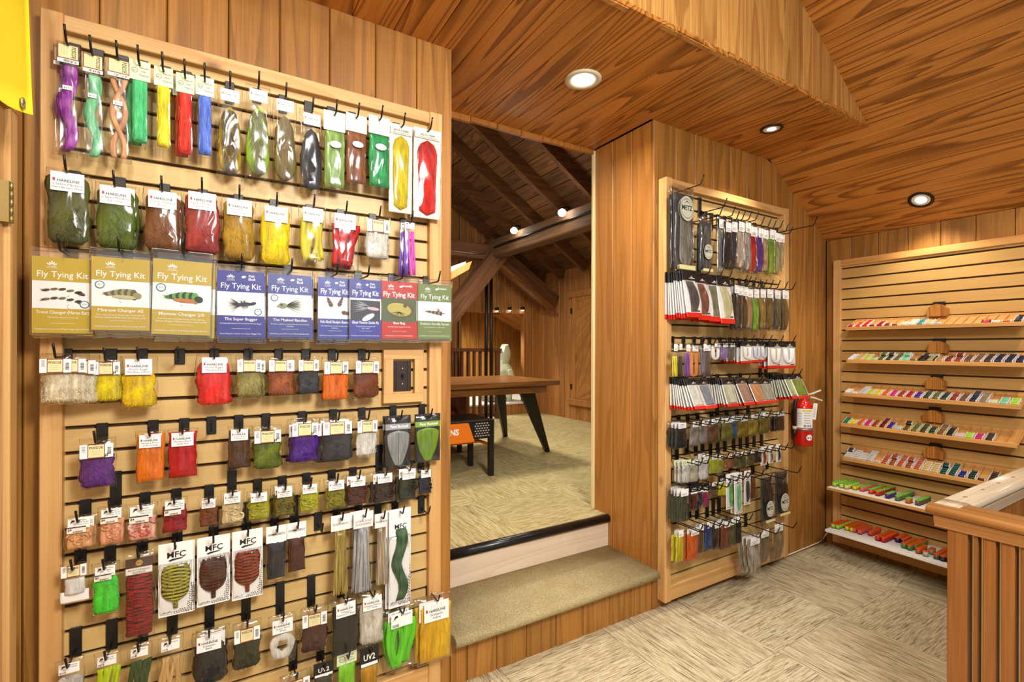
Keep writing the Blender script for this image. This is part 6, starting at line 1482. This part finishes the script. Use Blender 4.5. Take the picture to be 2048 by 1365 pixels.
# roof over the back room: sheathing boards, rafters, a purlin, tie beam, brace
ca = shell('ceiling_attic', 'dark board roof with rafters and beams over the back room', 'ceiling')
dl2 = math.hypot(1, .65); ax, az = 1 / dl2, -.65 / dl2
Pq = lambda s, d, yy: (XA + s * ax + d * .65 / dl2, yy, 2.66 + s * az + d / dl2)
s = .1; rg = random.Random(3)
while s > -5.4:
    w = rg.uniform(.17, .25); yj = 2.6; 
    while yj < YA + .1:
        y2 = min(YA + .1, yj + rg.uniform(1.2, 2.6))
        m = MB(); m.prism([[Pq(a, d, yy) for a, d in ((s - w + .005, 0), (s - .005, 0), (s - .005, .02), (s - w + .005, .02))] for yy in (yj + .004, y2 - .004)]); m.build('sheathing_board', M['sheath'], ca); yj = y2
    s -= w
MB().prism([[Pq(a, d, yy) for a, d in ((.2, .022), (-5.6, .022), (-5.6, .05), (.2, .05))] for yy in (2.5, YA + 1.6)]).build('roof_backing', M['dark_gap'], ca)
for yy in (2.95, 3.55, 4.15, 4.75, 5.35, 5.95, 6.5):
    m = MB(); m.prism([[Pq(a, d, q) for a, d in ((.02 if yy > 5.9 else -.02, -.15), (.02 if yy > 5.9 else -.02, 0), (-5.3, 0), (-5.3, -.15))] for q in (yy - .03, yy + .03)]); m.build('rafter', M['rafter'], ca)
MB().cbox(3.27, 3.45, 2.5, 6.25, 2.74, 2.98, .012).build('purlin', M['beam_y'], ca)
MB().cbox(.4, 3.28, 6.06, 6.24, 2.72, 2.94, .012).build('tie_beam', M['beam_x'], ca)
def timber(nm, a, b, hw, hd, mat, yc):
    a, b = Vector(a), Vector(b); d = (b - a).normalized(); n_ = Vector((-d.z, 0, d.x)); lo = []
    ln = (b - a).length
    for q in (-ln / 2, ln / 2): lo.append([(q, v, u) for u, v in ((-hw, -hd), (hw, -hd), (hw, hd), (-hw, hd))])
    m_ = (a + b) / 2
    return MB().prism(lo).build(nm, mat, ca, (m_.x, yc, m_.z), (0, math.atan2(-d.z, d.x), 0))
timber('brace', (3.42, 0, 2.82), (2.2, 0, 1.36), .115, .10, M['beam_x'], 6.05)
timber('truss_chord', (3.25, 0, 2.93), (4.42, 0, 2.17), .125, .10, M['rafter'], 6.15)
timber('truss_chord', (3.32, 0, 2.70), (4.34, 0, 2.05), .022, .06, M['table'], 6.02)
timber('strut', (4.46, 0, 2.70), (4.36, 0, 2.42), .035, .03, M['rafter'], 6.45)
# the two lit spots on the purlin with their conduit
for (px, py), nm in (((1028, 461), 'left'), ((1124, 425), 'right')):
    p = onX(px, py, 3.19); e = empty('track_spot', tuple(map(float, p))); tag(e, 'bare bright spotlight on the dark purlin, %s of the pair' % nm, 'spotlight')
    MB().lathe([(.001, -.044), (.028, -.036), (.044, -.012), (.042, .012), (.020, .032)], n=16).build('bulb', M['bulb'], e)
    m = MB(); m.tube([(0, 0, .02), (.04, 0, .06), (.09, 0, .06)], .018, 8); m.build('socket', M['black_metal'], e)
cp = [(3.262, 5.9, 2.86), (3.262, 4.9, 2.87), (3.262, 3.4, 2.87), (3.262, 2.8, 2.88)]
c_ = MB().tube(cp, .014, 7).build('conduit', M['black_metal']); tag(c_, 'black conduit fixed along the purlin between both spotlights', 'conduit')
c_ = MB().tube([(3.2, 6.03, 2.80), (3.0, 6.045, 2.775), (2.7, 6.05, 2.78), (2.0, 6.05, 2.80)], .010, 7).build('conduit', plain(170, 164, 150, .3, .8, 'steel_conduit')); tag(c_, 'thin steel conduit clipped along the cross beam', 'conduit')
# bright light strip high at the left
e = empty('strip_light', (2.32, 5.0, 2.38)); tag(e, 'white lit panel in a wooden surround high at the left', 'ceiling light')
m = MB(); m.prism([[(1.7, yy, 2.02), (2.395, yy, 2.425), (2.395, yy, 2.45), (1.7, yy, 2.045)] for yy in (5.0, 5.35)]); m.v = [(a - 2.32, b - 5.0, c - 2.38) for a, b, c in m.v]; m.build('lens', emit('lit_strip', (1, .98, .95, 1), 2.2), e)
m = MB(); m.prism([[(1.7, yy, 1.93), (2.43, yy, 2.36), (2.47, yy, 2.46), (2.40, yy, 2.425), (1.7, yy, 2.02)] for yy in (4.99, 5.37)]); m.v = [(a - 2.32, b - 5.0, c - 2.38) for a, b, c in m.v]; m.build('surround', M['plank_attic'], e)

# shutter door of diagonal boards on the right wall
dd = shell('door_2', 'wooden shutter with diagonal boards on the back room wall', 'door')
dy0, dy1, dz0, dz1 = 4.85, 5.70, .72, 2.22
def DB(nm, y0, y1, z0, z1, x0=XA - .03, x1=XA - .001, mat=None, c=.004): return MB().cbox(x0, x1, y0, y1, z0, z1, c).build(nm, mat or M['plank_attic'], dd)
DB('casing', dy0 - .09, dy1 + .09, dz1, dz1 + .09, XA - .045); DB('casing', dy0 - .09, dy1 + .09, dz0 - .09, dz0, XA - .045); DB('stile', dy1 - .06, dy1, dz0, dz1); DB('stile', dy0, dy0 + .06, dz0, dz1)
for k in range(-14, 16):
    o0 = dz0 + k * .13; m = MB(); pl = []
    a0, a1 = dy0 + .06, dy1 - .06
    def clipz(v): return max(dz0, min(dz1, v))
    q = [(a1, clipz(o0)), (a1, clipz(o0 + .126)), (a0, clipz(o0 + .126 + (a1 - a0) * 1.9)), (a0, clipz(o0 + (a1 - a0) * 1.9))]
    if abs(q[0][1] - q[1][1]) < .003 and abs(q[2][1] - q[3][1]) < .003: continue
    m.prism([[(xx, u, v) for u, v in q] for xx in (XA - .018, XA - .004)]); m.build('diagonal_board', M['plank_attic'], dd)
for zz in (.90, 2.02): MB().cbox(XA - .036, XA - .028, dy1 + .0, dy1 + .04, zz - .04, zz + .04, .002).build('hinge', M['black_metal'], dd)

# long rustic table with splayed steel legs
e = empty('rustic_table', (2.2, 4.3, UP)); tag(e, 'thick plank table on splayed black steel legs in the back room', 'table')
def TB(nm, x0, x1, y0, y1, z0, z1, mat, c=.004): m = MB().cbox(x0, x1, y0, y1, z0, z1, c); m.v = [(a - 2.2, b - 4.3, q - UP) for a, b, q in m.v]; return m.build(nm, mat, e)
tz = 1.168
for k in range(4): TB('top_plank', .9, 2.73, 3.66 + k * .245, 3.902 + k * .245, tz - .045, tz, M['table'], .003)
TB('apron', 1.0, 2.62, 3.72, 3.75, tz - .115, tz - .046, M['table']); TB('apron', 1.0, 2.62, 4.5, 4.53, tz - .115, tz - .046, M['table'])
def leg(p0, p1, w0, w1):
    m = MB(); lo = []
    for (x_, y_, z_), w in ((p0, w0), (p1, w1)): lo.append([(x_ - w - 2.2, y_ - .02 - 4.3, z_ - UP), (x_ + w - 2.2, y_ - .02 - 4.3, z_ - UP), (x_ + w - 2.2, y_ + .02 - 4.3, z_ - UP), (x_ - w - 2.2, y_ + .02 - 4.3, z_ - UP)])
    m.prism(lo); m.build('leg', plain(34, 30, 24, .35, .5, 'dark_steel'), e)
leg((2.86, 4.05, UP), (2.46, 3.86, tz - .05), .022, .085); leg((2.92, 5.0, UP), (2.60, 4.60, tz - .05), .022, .07)
leg((.8, 3.8, UP), (1.1, 3.86, tz - .05), .022, .085); leg((.8, 4.9, UP), (1.1, 4.6, tz - .05), .022, .07)

# black steel stand with the orange board
e = empty('steel_bench', (1.6, 3.7, UP)); tag(e, 'low black steel stand with a lettered orange board before the table', 'stand')
def SB(nm, x0, x1, y0, y1, z0, z1, mat, c=.003): m = MB().cbox(x0, x1, y0, y1, z0, z1, c); m.v = [(a - 1.6, b - 3.7, q - UP) for a, b, q in m.v]; return m.build(nm, mat, e)
BK = plain(40, 34, 30, .4, .4, 'bench_steel'); OR = plain(236, 120, 14, .45, 0, 'orange_paint'); bz = .88
SB('top_plate', .95, 1.94, 3.50, 3.93, bz - .012, bz, BK); 
for x_, y_ in ((1.90, 3.505), (1.90, 3.885), (.96, 3.505), (.96, 3.885)): SB('leg', x_, x_ + .042, y_, y_ + .042, UP, bz - .012, BK)
SB('apron', .99, 1.90, 3.508, 3.516, bz - .15, bz - .012, BK, .001)
SB('apron', 1.928, 1.936, 3.54, 3.89, bz - .15, bz - .012, BK, .001)
for i in range(6):
    for j in range(6):
        x_ = 1.77 + .024 * i + (.012 if j % 2 else 0); z_ = bz - .125 + .020 * j
        if x_ > 1.895: continue
        m = MB(); m.add([(x_ - .010 - 1.6, 3.5065 - 3.7, z_ - UP), (x_ - 1.6, 3.5065 - 3.7, z_ - .006 - UP), (x_ + .010 - 1.6, 3.5065 - 3.7, z_ - UP), (x_ - 1.6, 3.5065 - 3.7, z_ + .006 - UP)], [(0, 1, 2, 3)]); m.build('mesh_opening', plain(190, 186, 170, .5), e)
m = MB(); m.prism([[(x_ - 1.6, yy - 3.7, z_ - UP) for x_, z_ in ((1.0, bz - .165), (1.755, bz - .165), (1.70, bz - .012), (1.0, bz - .012))] for yy in (3.490, 3.506)]); ob_ = m.build('orange_board', OR, e)
t = MB(); put_text(t, 'NS', 1.578 - 1.6, bz - .098 - UP, .045, .1, 3.4892 - 3.7, 0, .04); put_text(t, 'S', 1.50 - 1.6, bz - .143 - UP, .026, .03, 3.4892 - 3.7, 0, .03); t.build('lettering', [WHITE], ob_)
SB('crossbar', 1.0, 1.92, 3.69, 3.72, UP + .245, UP + .262, OR, .002); SB('crossbar', 1.905, 1.93, 3.545, 3.89, UP + .245, UP + .262, OR, .002)

# brown leather chair behind the stand
e = empty('leather_chair', (1.8, 4.75, UP)); tag(e, 'brown leather armchair partly hidden behind the black stand', 'chair')
LE = wood('brown_leather', S(124, 58, 22), S(70, 28, 10), 'z', .3, 3, 9, .35, .1, .2, .3)
def LB(nm, x0, x1, y0, y1, z0, z1, c=.03): m = MB().cbox(x0, x1, y0, y1, z0, z1, c); m.v = [(a - 1.8, b - 4.75, q - UP) for a, b, q in m.v]; return m.build(nm, LE, e)
LB('armrest', 2.02, 2.155, 4.42, 5.05, UP + .08, 1.02); LB('armrest', 1.35, 1.48, 4.42, 5.05, UP + .08, 1.02); LB('seat', 1.48, 2.02, 4.40, 4.95, UP + .1, UP + .45); LB('backrest', 1.40, 2.10, 4.95, 5.15, UP + .1, 1.28)
for x_ in (1.42, 2.08):
    for y_ in (4.48, 5.0): m = MB().cbox(x_ - .02, x_ + .02, y_ - .02, y_ + .02, UP, UP + .09, .002); m.v = [(a - 1.8, b - 4.75, q - UP) for a, b, q in m.v]; m.build('leg', M['black_plastic'], e)

# dark railing in front of the nook and the two steel poles
e = empty('attic_railing', (3.1, 6.35, UP)); tag(e, 'dark wooden railing with upright slats in front of the nook', 'railing')
def AB(nm, x0, x1, y0, y1, z0, z1, mat, c=.004): m = MB().cbox(x0, x1, y0, y1, z0, z1, c); m.v = [(a - 3.1, b - 6.35, q - UP) for a, b, q in m.v]; return m.build(nm, mat, e)
DW = wood('dark_railing_wood', S(108, 62, 34), S(56, 30, 16), 'z', .4, 6, 8, .5, .2)
AB('hand_rail', 2.3, 3.62, 6.30, 6.40, 1.415, 1.465, DW); AB('bottom_rail', 2.3, 3.60, 6.33, 6.37, UP + .06, UP + .10, DW)
for k in range(13): AB('baluster', 2.38 + .098 * k, 2.412 + .098 * k, 6.325, 6.375, UP + .1, 1.415, DW, .002)
AB('end_post', 3.54, 3.60, 6.315, 6.385, UP, 1.42, DW)
for x_, nm in ((3.31, 'left'), (3.39, 'right')):
    o = MB().lathe([(.022, 0), (.022, 2.30)], (x_, 6.22, UP), 12).build('steel_pole', M['black_metal']); tag(o, 'tall black steel pole by the dark railing, %s of two' % nm, 'pole')
    MB().lathe([(.05, 0), (.05, .012)], (x_, 6.22, UP), 14).build('floor_flange', M['black_metal'], o)

# hooded mannequin on the ledge, facing left
def skin(name, pts, edges, rad, mats, parent, sub=2):
    me = bpy.data.meshes.new(name); me.from_pydata(pts, edges, []); o = obj(name, me, parent)
    md = o.modifiers.new('skin', 'SKIN'); md.use_smooth_shade = True
    for i, r in enumerate(rad): me.skin_vertices[0].data[i].radius = (r, r) if not hasattr(r, '__len__') else r
    me.skin_vertices[0].data[0].use_root = True
    s_ = o.modifiers.new('sub', 'SUBSURF'); s_.levels = sub; s_.render_levels = sub
    dg = bpy.context.evaluated_depsgraph_get(); em = bpy.data.meshes.new_from_object(o.evaluated_get(dg)); o.modifiers.clear(); o.data = em; em.name = name
    em.materials.clear(); em.materials.append(mats)
    for p in em.polygons: p.use_smooth = True
    return o
e = empty('mannequin', (4.02, 6.92, .606)); tag(e, 'pale mannequin in a sage green hooded shirt and sunglasses', 'mannequin')
SAGE = plain(206, 214, 176, .8, 0, 'sage_cloth'); SKN = plain(232, 228, 218, .4, 0, 'mannequin_white')
def jn(pts): return [(x, y, z) for x, y, z in pts]
tl = MB(); lo = []
for zz, rx, ry, cx_ in ((-.01, .105, .165, 0), (.10, .112, .17, 0), (.25, .110, .16, 0), (.38, .122, .178, -.005), (.48, .124, .188, -.008), (.545, .108, .172, -.004), (.585, .082, .120, -.004), (.62, .066, .076, -.01), (.67, .062, .066, -.016)):
    lo.append([(cx_ + rx * math.copysign(abs(math.cos(2 * PI * k / 20)) ** .85, math.cos(2 * PI * k / 20)) * (1 + .02 * math.sin(3 * k + zz * 30)), ry * math.sin(2 * PI * k / 20), zz) for k in range(20)])
tl.prism(lo, smooth=True).build('torso', SAGE, e)
for s in (-1, 1):
    skin('sleeve', jn([(-.005, s * .150, .53), (.02, s * .195, .40), (.015, s * .195, .25), (-.055, s * .165, .15)]), [(0, 1), (1, 2), (2, 3)], [.066, .058, .050, .038], SAGE, e)
    skin('forearm', jn([(-.045, s * .168, .16), (-.105, s * .148, .115)]), [(0, 1)], [.026, .022], SKN, e, 1)
for s in (-1, 1):
    skin('leg', jn([(0, s * .09, .04), (-.18, s * .10, .055), (-.38, s * .10, .05)]), [(0, 1), (1, 2)], [.085, .078, .062], plain(150, 140, 116, .8), e, 1)
    skin('hand', jn([(-.105, s * .148, .115), (-.135, s * .145, .085), (-.150, s * .142, .058)]), [(0, 1), (1, 2)], [(.022, .028), (.016, .036), (.012, .034)], SKN, e, 1)
    for k in range(4): skin('finger', jn([(-.148, s * .142 - .026 + .0175 * k, .062), (-.170, s * .142 - .028 + .0185 * k, .040 - .003 * (k % 2)), (-.176 + .004 * abs(k - 1.5), s * .142 - .028 + .0185 * k, .014)]), [(0, 1), (1, 2)], [.0095, .0085, .007], SKN, e, 1)
    skin('thumb', jn([(-.120, s * .148 - s * .030, .098), (-.148, s * .148 - s * .046, .078), (-.165, s * .148 - s * .040, .056)]), [(0, 1), (1, 2)], [.011, .0095, .008], SKN, e, 1)
hd_ = MB(); prof = []
for i in range(13):
    t_ = i / 12; lo = []
    for k in range(16):
        a = 2 * PI * k / 16; ca, sa = math.cos(a), math.sin(a)
        rx = .088 * math.sin(PI * (.06 + .88 * t_)) ** .75; ry = .070 * math.sin(PI * (.06 + .88 * t_)) ** .75
        x_ = rx * ca - .028 * (1 - t_) ; z_ = .66 + .235 * t_
        if ca < -.85 and .32 < t_ < .52: x_ -= .020 * (1 - abs(t_ - .40) / .12)
        lo.append((x_ - .01, ry * sa, z_))
    prof.append(lo)
hd_.prism(prof, smooth=True).build('head', SKN, e)
ho = MB(); prof = []
for i in range(13):
    t_ = i / 12; lo = []
    for k in range(15):
        a = -2.2 + 4.4 * k / 14; rr = (.112 * math.sin(PI * (.20 + .72 * t_)) ** .6) * (1 + .03 * math.sin(5 * a + 9 * t_)); lo.append((.012 + rr * math.cos(a) * 1.02 - .03 * (1 - t_), rr * .86 * math.sin(a), .60 + .325 * t_))
    prof.append(lo + [(p[0] - .010 * math.cos(-2.2 + 4.4 * (14 - j) / 14), p[1] * .9, p[2] - .004) for j, p in enumerate(lo[::-1])])
ho.prism(prof, smooth=True).build('hood', SAGE, e)
m = MB(); m.cbox(-.115, -.100, -.062, .062, .775, .805, .004); 
for s in (-1, 1): m.cbox(-.108, -.02, s * .070 - .003, s * .070 + .003, .792, .800, .001)
m.build('sunglasses', plain(22, 20, 20, .15, 0, 'dark_lens'), e)
